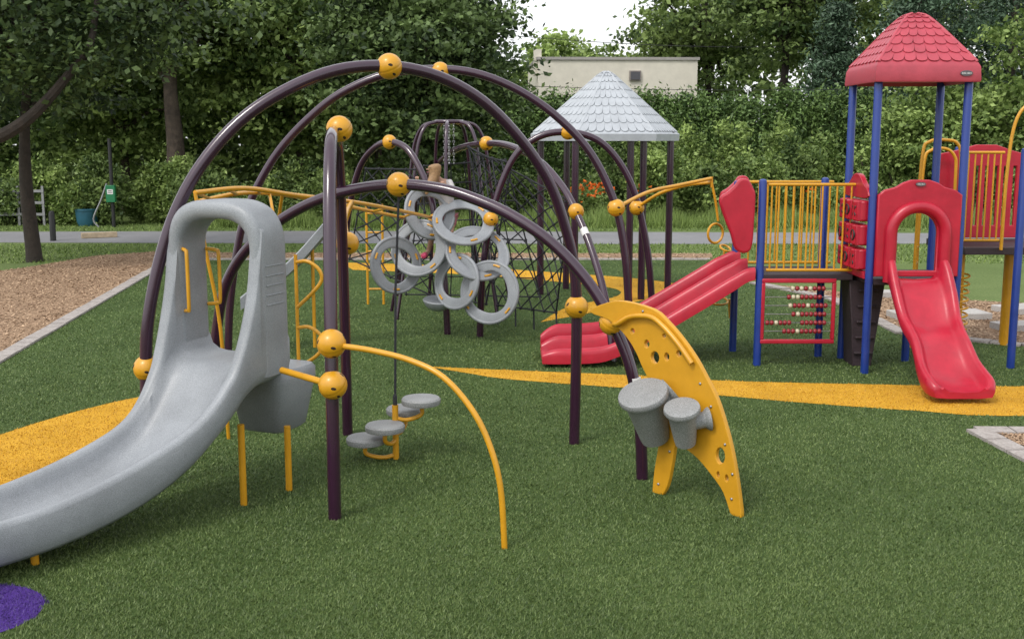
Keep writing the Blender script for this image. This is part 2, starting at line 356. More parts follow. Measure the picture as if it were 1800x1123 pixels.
co,tt=leaf_quads(cc,np.full((30,1),.25)*np.array([[1.2,1.2,.5]]),np.clip(rg.normal(.28,.2,30),0,1),2300,.075,rg)
fast_mesh('leafy_spray',co,4,[L_DARK],tt,(-8.5,22.3,4.2),T1)
tree('maple_tree','broad dark maple tree with dense round crown behind the climbing frame',(-2.8,36.0),2.0,.3,(-2.8,36.0,4.9),(3.3,3.0,3.8),400,48000,.10,L_DARK,22,DBARK,8,sig=.34,tmean=.46)
tree('ash_tree','thick trunked leafy tree at the edge of the wood',(-10.9,37.0),4.2,.42,(-11.2,37.5,7.4),(4.4,3.2,3.4),230,27000,.10,L_MID,23,BARK,9)
tree('ash_tree','light green leafy tree behind the grass',(-7.4,40.0),2.4,.22,(-7.2,40,5.6),(3.6,2.8,4.4),290,35000,.11,L_LIGHT,24,BARK,10,tmean=.38)
tree('ash_tree','tall leafy tree with yellow green crown at the wood edge',(-13.8,41.0),2.6,.25,(-14.2,41,6.0),(4.0,3,4.8),270,30000,.115,L_LIGHT,25,tmean=.40)
tree('ash_tree','leafy tree filling the edge of the wood',(-18.5,38),2.6,.25,(-18.5,38,5.4),(4.0,3,4.6),230,23000,.12,L_MID,26)
tree('maple_tree','leafy tree between the ash trees',(-5.2,44.5),3.0,.22,(-5.4,44.5,6.8),(3.6,3,4.2),210,23000,.13,L_MID,27)
tree('lime_tree','distant pale tree above the flat roofed building',(3.0,64),4,.3,(3.6,64,5.3),(4.6,3,2.8),220,20000,.16,L_LIGHT,28,tmean=.5)
tree('oak_tree','tall tree with sparse crown and visible branches',(13.6,52),6,.35,(13.3,52,9.0),(5.2,3.5,4.0),160,16000,.13,L_MID,29,DBARK,22,tmean=.58,sig=.38)
tree('oak_tree','tall tree with sparse crown against the sky',(9.8,58),5.5,.32,(9.6,58,8.6),(4.2,3.2,3.6),150,15000,.14,L_MID,30,DBARK,20,tmean=.58,sig=.38)
tree('oak_tree','tall dark stemmed tree above the hedge',(11.4,48.5),6,.28,(11.4,48.5,8.3),(2.6,2.4,2.8),85,8500,.12,L_MID,31,DBARK,14,sig=.36,tmean=.42)
def conifer(label,x,y,h,r,seed,n=30000,lm=L_CONE):
    rng=np.random.default_rng(seed); E=empty('spruce_tree',(x,y,0),label,'tree','spruces at the edge of the park')
    t=M(); t.tube([(x,y,-.05),(x,y,h*.5),(x,y,h)],[.2,.13,.02],8); t.obj('trunk',DBARK,E)
    k=int(h*34); z=rng.uniform(.03,1,k)**1.15; a=rng.uniform(0,6.28,k); rad=r*(1-z)*rng.uniform(.45,1.1,k)+.1
    c=np.stack([x+np.cos(a)*rad,y+np.sin(a)*rad,h*z+.2-.25*rad],1)
    co,tt=leaf_quads(c,np.full((k,1),.24)*np.array([[1.3,1.3,.5]]),np.clip(rng.normal(.44,.26,k),0,1),n,.09,rng,.2,.35)
    fast_mesh('crown',co,4,[lm],tt,(x,y,h/2),E)
for i,(x,y,h,r) in enumerate([(14.6,42,11,2.4),(17.6,41,12,2.7),(20.6,40.5,12,2.8),(16.2,45,13,2.6),(19.2,45,13,2.8),(12.6,45.5,7.6,2.0),(23,43,12,3)]):
    conifer('tall dark green spruce at the wood edge',x,y,h,r,50+i,21000)
tree('birch_tree','bright leafy tree in front of dark spruces',(18.2,37.5),1.6,.14,(18.0,37.5,4.3),(2.6,2,3.0),160,16000,.09,L_LIGHT,33,tmean=.42)
tree('birch_tree','leafy tree beside the hedge',(14.2,38.6),1.4,.12,(14.0,38.6,2.9),(2.2,1.8,1.9),140,14000,.09,L_LIGHT,34,tmean=.42)
rng=np.random.default_rng(77); hx=np.linspace(.2,13.4,17)
for i,x in enumerate(hx):
    h=4.0+rng.uniform(-.3,.25); k=190; y=43+.2*rng.normal()
    z=rng.uniform(0,1,k); a=rng.uniform(0,6.28,k); rad=.62*(1-.35*z**3)*rng.uniform(.6,1.1,k)
    c=np.stack([x+np.cos(a)*rad,y+np.sin(a)*rad,z*h],1)
    E=empty('cedar_tree',(x,y,0),'clipped upright cedar forming a tall green hedge','tree','cedars forming the tall hedge')
    t=M(); t.tube([(x,y,-.05),(x,y,h*.9)],[.1,.03],8); t.obj('trunk',BARK,E)
    co,tt=leaf_quads(c,np.full((k,1),.14)*np.array([[1,1,1.6]]),np.clip(rng.normal(.50,.2,k),0,1),9500,.08,rng,.1,.45)
    fast_mesh('crown',co,4,[L_HEDGE],tt,(x,y,h/2),E)
def shrub(label,x,y,rx,h,seed,lm,n=9000,size=.06,group='shrubs along the path',tm=.5,name='shrub'):
    rng=np.random.default_rng(seed); k=70
    d=rng.normal(0,1,(k,3)); d/=np.linalg.norm(d,axis=1)[:,None]; rd=rng.uniform(.3,1,k)[:,None]
    c=np.array([x,y,h*.48])+d*rd*np.array([rx,rx*.7,h*.5]); c[:,2]=np.maximum(c[:,2],.08)
    co,tt=leaf_quads(c,np.full((k,1),.14),np.clip(rng.normal(tm,.2,k),0,1),n,size,rng,.3,.5)
    E=empty(name,(x,y,0),label,'shrub',group)
    t=M(); 
    for q in range(6): t.tube(cr([(x,y,-.03),Vector((x,y,0)).lerp(Vector(c[q]),.5)+Vector((0,0,.1)),c[q]],4),[.03-.002*i for i in range(9)],6)
    t.obj('stem',BARK,E)
    fast_mesh('foliage',co,4,[lm],tt,(x,y,h/2),E)
rs=random.Random(4)
for i in range(11): shrub('leafy bright green shrub beside the path',-15.4+i*.98+rs.uniform(-.2,.2),35.2+rs.uniform(-.4,1.2),rs.uniform(.75,1.15),rs.uniform(1.2,2.2),100+i,L_LIGHT if i%3 else L_MID,6500,.07,tm=.42)
for i in range(9): shrub('leafy green shrub under the trees',-5.4+i*.95,37.2+rs.uniform(-.6,.9),rs.uniform(.8,1.2),rs.uniform(1.0,1.8),130+i,L_MID,6000,.07)
for i in range(16): shrub('leafy shrub in front of the hedge',2.2+i*.98+rs.uniform(-.3,.3),36.6+rs.uniform(-.8,2.2),rs.uniform(.8,1.3),rs.uniform(.9,2.7),160+i,[L_LIGHT,L_MID,L_LIGHT][i%3],7000,.075,tm=.42)
for i in range(7): shrub('tall slender shrub with pale leaves',4.4+i*1.5,38.6+rs.uniform(-.6,.6),.7,rs.uniform(2.5,3.5),190+i,L_LIGHT,6000,.075,tm=.42)
rg=np.random.default_rng(9); n=34000; X=rg.uniform(-9,17,n); Y=rg.uniform(33.6,36.4,n); h=rg.uniform(.15,.75,n)*(.5+.5*np.sin(X*1.7)**2); a=rg.uniform(0,6.28,n); w=.014
b=np.stack([X,Y,np.zeros(n)],1); dx=np.stack([np.cos(a)*w,np.sin(a)*w,0*a],1); tip=b+np.stack([rg.normal(0,.14,n),rg.normal(0,.14,n),h],1)
fast_mesh('tall_grass_cover',np.stack([b-dx,b+dx,tip],1),3,[L_LIGHT],np.clip(rg.normal(.45,.2,n),0,1),(4,35,0),kind='stuff',label='unmown tall grass along the shrubs',category='grass')
k=46; cx=np.concatenate([rg.normal(2.5,.30,k),rg.normal(3.9,.25,10),rg.normal(9.3,.3,5)]); cc=np.stack([cx,rg.normal(35.2,.25,len(cx)),rg.normal(1.12,.13,len(cx))],1)
co,tt=leaf_quads(cc,np.full((len(cx),1),.02),np.full(len(cx),.5),len(cx)*6,.05,rg,.6,.5)
fast_mesh('lily_flower_cover',co,4,[ORANGE],tt,(3,35.2,1),kind='stuff',label='orange lily blooms along the hedge',category='flowers')
rg=np.random.default_rng(12); k=2400; X=rg.uniform(-48,55,k); Y=rg.uniform(66,74,k)
top=np.where((X>-3.5)&(X<8.5),5.6,14.0)+rg.normal(0,.6,k); Z=rg.uniform(0,1,k)*top
co,tt=leaf_quads(np.stack([X,Y,Z],1),np.full((k,1),.65),np.clip(rg.normal(.5,.22,k),0,1),70000,.30,rg,.4,.6)
fast_mesh('woodland',co,4,[L_MID],tt,(0,68,0),kind='stuff',label='dense far woodland behind the park',category='woodland')
rg=np.random.default_rng(13); k=900; X=rg.uniform(-30,-3.0,k); Y=rg.uniform(45,50,k); Z=rg.uniform(0,11,k)
co,tt=leaf_quads(np.stack([X,Y,Z],1),np.full((k,1),.5),np.clip(rg.normal(.5,.22,k),0,1),38000,.20,rg,.4,.6)
fast_mesh('woodland',co,4,[L_MID],tt,(-15,47,0),kind='stuff',label='shaded leafy wood behind the nearer trees',category='woodland')

# ------------------------------------------------------------------ building
WALL=mat('cream_painted_block',(.66,.62,.53),.85,.08,2,bump=.15,bscale=8)
B=empty('flat_roofed_building',(4.3,54,0),'cream block building with flat roof behind the hedge','building')
m=M(); m.box((4.4,54,2.97),(6.9,8,5.94),.04); m.obj('wall',WALL,B,bevel=.02)
m=M(); m.box((4.4,54,6.0),(7.04,8.14,.12),.04); m.obj('roof',mat('roof_flashing',(.33,.31,.29),.6),B)
m=M(); m.box((1.1,50.35,5.85),(.34,.5,1.1)); m.obj('chimney',WALL,B)
m=M(); m.box((5.30,49.98,5.28),(.5,.1,.42),.04); m.m=1; m.box((5.30,49.95,5.28),(.4,.1,.33),.04); m.obj('window',[mat('window_frame',(.25,.22,.2),.6),mat('dark_glass',(.06,.06,.07),.2)],B)
m=M(); m.tube(cr([(-6,47.5,7.2),(8,47.5,6.3),(24,47.5,6.7),(40,47.5,7.6)],8),.012,6); m.obj('overhead_wire',BLACK,label='thin black overhead wire above the hedge',cat='wire')
m=M(); m.tube(cr([(-2,41,4.5),(8,41,4.3),(20,41,4.5),(34,41,5)],8),.010,6); m.obj('overhead_wire',BLACK,label='thin overhead wire in front of the hedge',cat='wire')
E=empty('park_notice_post',(-11.89,34.0,0),'slim black post carrying a small green dispenser box','sign post')
M().tube([(-11.89,34.0,-.03),(-11.89,34.0,2.62)],.055,10).obj('post',BLACK,E)
M().box((-11.89,33.9,1.0),(.27,.14,.5)).obj('box',mat('green_box',(.01,.16,.06),.4),E,bevel=.01)
m=M(); m.box((-11.89,33.825,1.06),(.17,.006,.14)); m.m=1; m.box((-11.89,33.822,1.09),(.11,.006,.02)); m.box((-11.89,33.822,1.04),(.13,.006,.02)); m.obj('label_plate',[WHITE,DARK],E)
M().lathe([(.075,-.02),(.075,.70),(.06,.76),(.02,.78)],(-11.87,29.4,0)).obj('bollard',BLACK,label='short black bollard beside the path',cat='bollard')
m=M(); m.lathe([(.26,0),(.31,.15),(.33,.45),(.35,.47),(.35,.51),(.29,.52),(.27,.3)],(-12.9,34.6,.0)); m.obj('litter_bin',mat('teal_barrel',(.02,.10,.15),.5),label='open teal barrel bin under the shrubs',cat='bin')
M().box((-11.0,30.3,.08),(.9,.16,.14),.5).obj('timber_beam',mat('weathered_timber',(.42,.33,.22),.8,.2,8),label='short pale timber beam lying on the path',cat='beam',bevel=.01)
M().tube(cr([(-12.3,33.9,0),(-12.45,33.9,.25),(-12.2,33.9,.8),(-12.0,33.9,1.3)],5),.03,8).obj('bent_pipe',STEEL,label='thin bent pale pipe beside the post',cat='pipe')
E=empty('rail_fence',(-15.5,35,0),'grey rail fence under the trees','fence')
for i in range(5): M().box((-17.2+i*.75,34.6,.6),(.07,.07,1.2)).obj('post',STEEL,E)
for z in (.35,.7,1.05): M().box((-15.7,34.55,z),(3.1,.03,.08)).obj('rail',STEEL,E)

# ------------------------------------------------------------------ main climbing frame
CF=empty('climbing_frame',(-1,9,0),'purple tubular arch climbing frame with grey slide','climbing frame')
def plane_pts(a,b,uz):
    L=math.hypot(b[0]-a[0],b[1]-a[1]); e=((b[0]-a[0])/L,(b[1]-a[1])/L)
    return [(a[0]+u*e[0],a[1]+u*e[1],z) for u,z in uz]
def arch(pts,parent,r=.046,name='arch'):
    p=cr(pts,5); p[0].z-=.03 if p[0].z<.1 else 0
    if p[-1].z<.1: p[-1].z-=.03
    M().tube(p,r,18).obj(name,PURPLE,parent)
def joint(c,parent,r=.1,ax=(0,-.5,1)):
    m=M(); ax=Vector(ax).normalized()
    pr=[]
    for i in range(41):
        a=math.pi*i/40; rr=r*(.965 if i==20 else 1.0); pr.append((rr*math.sin(a),-rr*math.cos(a)))
    m.lathe(pr,c,ax,28); m.m=1
    q=Vector((0,0,1)).rotation_difference(ax); c=Vector(c)
    for k in range(4):
        for el in (.42,-.42):
            az=k*1.5708+.3
            d=q@Vector((math.cos(az)*math.cos(el),math.sin(az)*math.cos(el),math.sin(el)))
            m.lathe([(r*.11,r*.92),(r*.11,r*.99),(r*.08,r*1.002),(.001,r*1.003)],c,d,10,1.7)
    m.obj('ball_joint',[YELLOW,DARK],parent,sharp=50)
AA=[(-2.72,8.3,0),(-2.735,8.3,.45),(-2.72,8.3,.96),(-2.69,8.31,1.3),(-2.6,8.35,1.72),(-2.47,8.4,2.1),(-2.29,8.47,2.43),(-2.03,8.58,2.74),(-1.71,8.7,2.97),(-1.34,8.85,3.13),(-.95,9.01,3.17),(-.58,9.15,3.1),(-.23,9.29,2.91),(.07,9.41,2.61),(.31,9.51,2.26),(.44,9.56,1.91),(.52,9.59,1.59),(.55,9.6,1.2),(.55,9.6,.65),(.54,9.6,0)]
arch(AA,CF)
BA=plane_pts((-3.35,13.13),(1.36,12.8),[(.01,0),(.06,.68),(.16,1.28),(.27,1.71),(.45,2.1),(.7,2.48),(1.04,2.83),(1.43,3.12),(1.96,3.33),(2.55,3.38),(3.04,3.31),(3.55,3.08),(3.99,2.74),(4.3,2.36),(4.53,1.85),(4.64,1.31),(4.69,.7),(4.72,0)])
arch(BA,CF)
GA=plane_pts((-2.71,9.99),(1.02,8.56),[(0,0),(.05,.63),(.13,1.1),(.24,1.41),(.45,1.68),(.77,1.92),(1.11,2.09),(1.49,2.2),(1.91,2.25),(2.3,2.22),(2.6,2.14),(2.9,2.02),(3.23,1.82),(3.51,1.55),(3.72,1.24),(3.88,.88),(3.96,.46),(3.99,0)])
arch(GA,CF)
def std(a,b,h):
    L=math.hypot(b[0]-a[0],b[1]-a[1]); uz=[]
    for i in range(17):
        t=math.pi*i/16; c=math.cos(t); s=math.sin(t)
        uz.append((L/2-L/2*math.copysign(abs(c)**.62,c),h*s**.95 if 0<i<16 else 0))
    return plane_pts(a,b,uz)
arch(std((-1.235,7.62),(-1.47,9.89),2.67),CF)
for c in [(-.95,9.01,3.17),(.55,9.6,1.2),(-.8,12.95,3.36),(1.17,12.81,1.85),(-.92,9.3,2.25),(.77,8.66,1.22),(-1.31,8.75,2.69),(-1.23,7.63,1.24),(-1.23,7.64,.95),(-1.43,9.87,1.72),(-2.72,8.32,.93)]:
    joint(c,CF,.100,(random.uniform(-.5,.5),-.5,random.uniform(.5,1.2)))
yt=plane_pts((-1.23,7.64),(-.04,7.03),[(.03,1.23),(.31,1.22),(.62,1.18),(.88,1.09),(1.09,.90),(1.22,.68),(1.30,.40),(1.33,-.03)])
M().tube(cr(yt,6),.020,12).obj('hand_rail',YELLOW,CF)
M().tube([(.945,8.59,.80),(.952,8.587,.75)],.0475,18).obj('warning_sticker',WHITE,CF)
# grey slide ---------------------------------------------------------------
O=Vector((-2.16,8.16,0))
def sdir(t):
    k=min(max(t/.8,0),1); k=k*k*(3-2*k); dx=-.40-.24*k
    return Vector((dx,-math.sqrt(1-dx*dx),0))
def spos(t):
    if t<=0: return O+sdir(0)*t
    p=O.copy(); n=max(1,int(t/.04)); 
    for i in range(n): p=p+sdir((i+.5)*t/n)*(t/n)
    return p
def nrm(t): d=sdir(t); return Vector((-d.y,d.x,0))
def lerp_tab(tab,t):
    if t<=tab[0][0]: return tab[0][1]
    for (a,b),(c,d) in zip(tab[:-1],tab[1:]):
        if t<=c:
            k=(t-a)/(c-a); return b+(d-b)*k
    return tab[-1][1]
def tabfun(tab,sc=1):
    P=cr([(a,b,0) for a,b in tab],10); T=[(p.x,p.y) for p in P]
    return lambda t: lerp_tab(T,t)
n0=nrm(0); d0=sdir(0)
SL=sub_empty('slide',(-2.3,7.8,0),CF)
m=M()
bed=tabfun([(-.36,1.03),(-.1,1.03),(.04,1.015),(.16,.94),(.28,.81),(.42,.66),(.6,.50),(.85,.365),(1.2,.265),(1.6,.21),(2.0,.20),(2.3,.21)])
rail=tabfun([(-.36,1.20),(-.1,1.22),(.04,1.20),(.16,1.12),(.28,.98),(.42,.82),(.6,.68),(.85,.575),(1.2,.475),(1.6,.405),(2.0,.385),(2.3,.385)])
hoodw=.415; rings=[]
for i in range(90):
    t=-.33+2.60*i/89; c=spos(t); n=nrm(t); zf=bed(t); zr=rail(t); kk=min(1,max(0,t/.9)); w=hoodw-.055*kk*kk*(3-2*kk)
    if t>-.07:
        x=max(0,min(1,1-(t+.02)/.30)); zr=max(zr,zr+.80*(1-math.sqrt(max(0,1-min(1,x)**2*.999)))**.85)
    zb=zf-.09-.07*math.exp(-((t+.05)/.35)**2); wi=.105
    pr=[(-w+.05,zb),(-w+.015,zb+.035),(-w,zb+.10),(-w,zr-.04),(-w+.012,zr-.012),(-w+.045,zr),(-w+.08,zr-.012),(-w+.095,zr-.04),(-w+wi,zf+.12),(-w+wi+.025,zf+.05),(-w+.19,zf+.012),(-w+.27,zf)]
    pr+= [(-a,b) for a,b in pr[::-1]]
    pr+= [(0,zb-.005)]
    rings.append([c+n*a+Vector((0,0,b)) for a,b in pr])
m.loft(rings,True,False,True)
def ringprof(hw,zb,zt,rad):
    pts=[]
    for k in range(12): pts.append((hw,zb+(zt-rad-zb)*k/11))
    for k in range(1,28): a=math.pi*k/28; cx=math.cos(a); sx=math.sin(a); pts.append((math.copysign(abs(cx)**.66,cx)*hw,zt-rad+rad*sx**.82))
    for k in range(1,12): pts.append((-hw,zt-rad-(zt-rad-zb)*k/11))
    return pts
sec=[]; L0,L1=-.345,.0
for k in range(9): a=math.pi*k/8; sec.append((L1-.055+.055*math.sin(a),.5-.5*math.cos(a)))
for k in range(9): a=math.pi*k/8; sec.append((L0+.05-.05*math.sin(a),.5+.5*math.cos(a)))
rr=[]
for t,ins in sec:
    n=nrm(0); hw=hoodw+.003-.115*ins; zt=2.185-.135*ins; rad=.36-.11*ins
    c=spos(t); rr.append([c+n*a+Vector((0,0,z)) for a,z in ringprof(hw,.92,zt,rad)])
m.loft(rr,False,True,False)
m.obj('chute',GREY,SL,sharp=60)
for k in range(5):
    z=1.72-.07*k; a=spos(-.06)+n0*(hoodw+.003)+Vector((0,0,z)); b=spos(-.27)+n0*(hoodw+.003)+Vector((0,0,z)); M().tube([a,a.lerp(b,.5),b],.005,8).obj('grip_rib',GREY,SL)
def dhandle(base,out,z0,z1):
    base=Vector(base); out=Vector(out)
    p=[base+Vector((0,0,z0)),base+out*.8+Vector((0,0,z0+.01)),base+out+Vector((0,0,z0+.05)),base+out+Vector((0,0,z1-.05)),base+out*.8+Vector((0,0,z1-.01)),base+Vector((0,0,z1))]
    mm=M(); mm.tube(cr(p,4),.014,10); mm.obj('handle',YELLOW,SL)
dhandle(spos(-.06)-n0*.315,d0*.05+n0*.08,1.36,1.82)
dhandle(spos(-.31)-n0*.30,-d0*.02+n0*.10,1.38,1.80)
for (x,y,z) in [(-2.97,6.76,.17),(-1.94,7.92,.6),(-1.68,8.27,.50)]:
    mm=M(); mm.tube([(x,y,-.03),(x,y,z)],.025,14); mm.obj('leg',YELLOW,SL)
pc=spos(-.57)+n0*.075; m=M(); rings=[]
for hs,z in [(.13,.42),(.17,.395),(.20,.42),(.255,.72),(.27,.79),(.27,.86),(.25,.89),(.0,.89)]:
    ring=[]
    for k in range(40):
        a=2*math.pi*k/40; ca,sa=math.cos(a),math.sin(a); x=math.copysign(abs(ca)**.34,ca)*hs; y=math.copysign(abs(sa)**.34,sa)*hs
        ring.append(pc+n0*x-d0*y+Vector((0,0,z)))
    rings.append(ring)
m.loft(rings,True,False,True); m.obj('deck',GREY,SL,sharp=45)
M().tube([(-1.23,7.64,.95),(-1.66,8.05,.97)],.024,12).obj('brace',YELLOW,CF)
m=M(); m.tube([(-1.70,8.9,.5),(-1.70,8.9,1.72)],.014,10)
for z0,z1 in ((1.66,1.30),(1.14,.82)):
    m.tube(cr([(-1.70,8.9,z0),(-1.60,8.86,z0+.01),(-1.51,8.84,z0-.05),(-1.49,8.84,z0-.13),(-1.55,8.84,z0-.22),(-1.70,8.9,z1)],6),.015,10)
m.obj('spiral_climber',YELLOW,CF)
m=M()
ra=cr([(-2.66,9.6,2.17),(-2.38,10.2,2.18),(-2.08,11,2.08),(-1.7,12.2,1.95),(-1.35,13.5,1.78),(-1.03,15.3,1.56)],8)
rb=cr([(-2.82,10.3,2.06),(-2.60,11.0,2.1),(-2.4,11.8,2.05),(-2.05,12.7,1.92),(-1.7,13.9,1.74),(-1.25,15.4,1.52)],8)
m.tube(ra,.022,10); m.tube(rb,.022,10)
for i in range(0,len(ra)-4,5): m.tube([ra[i],rb[min(i+2,len(rb)-1)]],.016,8)
for i in (14,24): m.tube(cr([ra[i],ra[i].lerp(rb[i],.5)-Vector((0,0,.3)),rb[i]],6),.016,8)
m.tube(cr([(-2.66,9.6,2.17),(-2.60,9.62,1.7),(-2.52,9.7,1.0),(-2.50,9.75,-.03)],5),.016,10)
m.obj('overhead_ladder',YELLOW,CF)
M().tube(cr([(-1.43,9.87,1.72),(-1.55,10.6,1.9),(-1.62,11.5,1.98),(-1.7,12.2,1.95)],5),.02,10).obj('brace',YELLOW,CF)
# drum panel ----------------------------------------------------------------
PA=Vector((1.6,7.67,0)); PB=Vector((1.11,8.19,0)); ex=(PB-PA).normalized(); ez=Vector((0,0,1)); pn=ex.cross(ez)
pout=pn*(-1 if pn.y>0 else 1)
outl=[(1.43,1.30),(1.26,1.38),(1.09,1.41),(.81,1.38),(.68,1.31),(.54,1.2),(.41,1.07),(.31,.94),(.22,.81),(.15,.66),(.08,.47),(.02,.23),(-.02,-.02),(.045,-.02),(.13,.15),(.23,.25),(.36,.35),(.49,.41),(.57,.43),(.60,.28),(.64,.09),(.71,-.02),(.77,-.02),(.76,.16),(.73,.34),(.70,.56),(.74,.72),(.82,.84),(.90,.95),(.97,1.06),(1.08,1.17),(1.24,1.26)]
outl=smooth2(outl,3)
holes=[circ(.17,.41,.045,.065),circ(.11,.26,.02,.03),circ(.185,.27,.018,.028),circ(.78,1.03,.045,.05),circ(.86,1.12,.03,.035),circ(.67,1.05,.028,.035),circ(1.0,1.2,.025),circ(.56,1.09,.028),circ(.70,1.20,.022)]
DP=sub_empty('drum_panel',(1.3,8,0),CF)
m=M(); m.add(*mapped(flat_cut(outl,holes,.04,.006),PA,ex,ez)); m.obj('panel',YPANEL,DP)
edge=[PA+ex*u+ez*z+pout*.045 for u,z in [(1.13,1.24),(1.0,1.31),(.81,1.33),(.68,1.27),(.54,1.16),(.42,1.04)]]
M().tube(cr([Vector((.77,8.66,1.22))]+edge,6),.020,10).obj('hand_rail',YELLOW,DP)
for u,z in [(.06,.12),(.06,.3),(.13,.5),(.26,.75),(.36,.9),(.47,1.05),(.60,1.18),(.9,1.36),(.72,.08),(.62,.35)]:
    M().lathe([(.010,0),(.010,.026),(.005,.031)],PA+ex*u+ez*z,pout,8).obj('bolt',STEEL,DP)
def drum(u,z,face,axis,R,H,label):
    a=Vector(axis).normalized(); f=Vector(face); m=M()
    m.lathe([(R*.50,-H),(R*.56,-H*.99),(R*.60,-H*.9),(R*.80,-.16*H),(R*.84,-.12*H),(R*.84,-.09*H),(R*.97,-.08*H),(R,-.05*H),(R,.0),(R*.97,.015),(R*.90,.018),(.001,.010)],f,a,36)
    w=PA+ex*u+ez*z+pout*.02; mid=f-a*H*.42
    dd=(w-mid); L=dd.length
    m.lathe([(R*.45,0),(R*.45,L*.8),(R*.62,L*.92),(R*.66,L)],mid,dd.normalized(),28)
    m.obj('drum',DGREY,DP,sharp=35,label=label)
f1=PA+ex*.70+ez*.80+pout*.24; f2=PA+ex*.37+ez*.745+pout*.21
drum(.60,.80,f1,(-.28,-.34,.90),.186,.41,'larger grey speckled drum')
drum(.27,.66,f2,(-.16,-.34,.93),.130,.30,'smaller grey speckled drum')
SP=empty('stepping_pod_climber',(-.96,9.1,0),'grey disc stepping pods on a yellow pole under black rope','climber')
M().tube([(-.96,9.12,-.03),(-.96,9.12,.46)],.026,14).obj('pole',YELLOW,SP)
m=M(); m.tube([(-.96,9.12,.44),(-.95,9.2,1.4),(-.92,9.3,2.2)],.010,8); m.lathe([(.018,0),(.018,.09),(.01,.11)],(-.96,9.12,.44)); m.obj('rope',ROPE,SP)
for (x,y,z) in [(-1.2,9.08,.14),(-1.03,8.98,.27),(-.75,9.16,.45),(-.90,9.36,.32)]:
    mm=M(); mm.lathe([(.13,0),(.155,.008),(.162,.025),(.162,.05),(.150,.064),(.001,.066)],(x,y,z),(0,0,1),32); mm.obj('pod',DGREY,SP,sharp=40)
    mm=M(); z0=max(.04,z-.1); mm.tube(cr([(-.96,9.12,z0),Vector((-.96,9.12,0)).lerp(Vector((x,y,0)),.45)+Vector((0,0,z0-.02)),(x,y,z0+.02),(x,y,z+.005)],5),.018,10); mm.obj('arm',YELLOW,SP)

# ------------------------------------------------------------------ rear net climber
NC=empty('net_climber',(-.3,15,0),'purple arched climbing frame with black rope nets and grey rings','climbing frame')
CA=plane_pts((-.43,15),(1.88,15),[(0,0),(.04,.86),(.15,1.56),(.3,2.06),(.5,2.43),(.8,2.65),(1.16,2.7),(1.54,2.6),(1.84,2.3),(2.06,1.85),(2.22,1.16),(2.29,.5),(2.31,0)])
arch(CA,NC)
FA=plane_pts((-1.92,19.01),(1.23,13.27),[(0,0),(.25,.75),(.88,1.66),(1.43,2.13),(2.24,2.45),(3.24,2.55),(3.99,2.51),(4.75,2.32),(5.32,2.01),(5.63,1.73),(6.0,1.28),(6.32,.7),(6.5,0)])
arch(FA,NC)
HA=plane_pts((-2.51,16.56),(-.85,15.18),[(0,0),(.08,.68),(.19,1.51),(.43,2.17),(.73,2.47),(1.07,2.57),(1.4,2.48),(1.66,2.19),(1.84,1.85),(1.92,1.53),(2.07,.83),(2.13,0)])
arch(HA,NC)
M().tube([(.875,13.915,1.525),(.905,13.86,1.452)],.0485,18).obj('warning_sticker',WHITE,NC)
for c in [(-.28,15,1.57),(.73,15,2.7),(1.64,15,1.72),(-.36,16.17,2.55),(.79,14.08,1.73),(-1.69,15.88,2.57),(-1.03,15.33,1.53)]:
    joint(c,NC,.100,(random.uniform(-.5,.5),-.5,random.uniform(.5,1.2)))
def net(c00,c10,c11,c01,nu,nv,sag,diag=True,name='rope_net'):
    A,Bq,C,D=[Vector(q) for q in (c00,c10,c11,c01)]; nn=(Bq-A).cross(D-A).normalized()
    def S(u,v):
        p=(A*(1-u)+Bq*u)*(1-v)+(D*(1-u)+C*u)*v
        return p+nn*sag*math.sin(math.pi*u)*math.sin(math.pi*v)
    m=M()
    lines=[]
    if diag:
        for k in range(-nv,nu+1):
            for sgn in (1,-1):
                pts=[]
                for j in range(41):
                    v=j/40; u=(k+(v*nv if sgn>0 else nv-v*nv))/nu
                    if 0<=u<=1: pts.append(S(u,v))
                    elif pts: break
                if len(pts)>2: lines.append(pts)
    else:
        for i in range(nu+1): lines.append([S(i/nu,j/12) for j in range(13)])
        for j in range(nv+1): lines.append([S(i/12,j/nv) for i in range(13)])
    for l in lines: m.tube(l,.010,6)
    for e in ([S(i/12,0) for i in range(13)],[S(i/12,1) for i in range(13)],[S(0,i/12) for i in range(13)],[S(1,i/12) for i in range(13)]): m.tube(e,.012,6)
    for i in range(nu+1):
        for j in range(nv+1): m.sphere(S(i/nu,j/nv),.024,8)
    m.obj(name,ROPE,NC)
net((-.62,16.4,2.50),(.72,14.25,1.85),(.60,15.3,.28),(-.20,16.0,.28),5,7,.25)
net((-2.05,16.1,2.2),(-1.25,15.6,2.2),(-1.05,15.3,.5),(-2.35,16.4,.9),4,6,.1)
net((-1.35,17.6,2.2),(-.1,17.2,2.3),(.45,17.8,.15),(-1.7,18.1,.15),6,7,.1,False)
net((.0,15.1,2.3),(-.55,16.5,2.4),(-.6,16.9,.2),(-.35,15.3,.4),4,6,.1)
for x,y in [(-.2,16.0),(.05,15.85),(.3,15.6),(.6,15.3)]: M().tube([(x,y,.3),(x*1.02,y-.05,-.02)],.012,6).obj('anchor_cable',ROPE,NC)
m=M(); m.torus((-.93,17,2.86),.2,.03,(0,0,1),28,10)
for k in range(7):
    a=2*math.pi*k/7+.2; p=[(-.93+r*math.cos(a),17+r*math.sin(a),z) for r,z in [(.2,2.86),(.4,2.80),(.52,2.6),(.58,2.3),(.66,1.7),(.8,.8),(.95,-.03)]]
    m.tube(cr(p,5),.026,10)
m.obj('cage',PURPLE,NC)
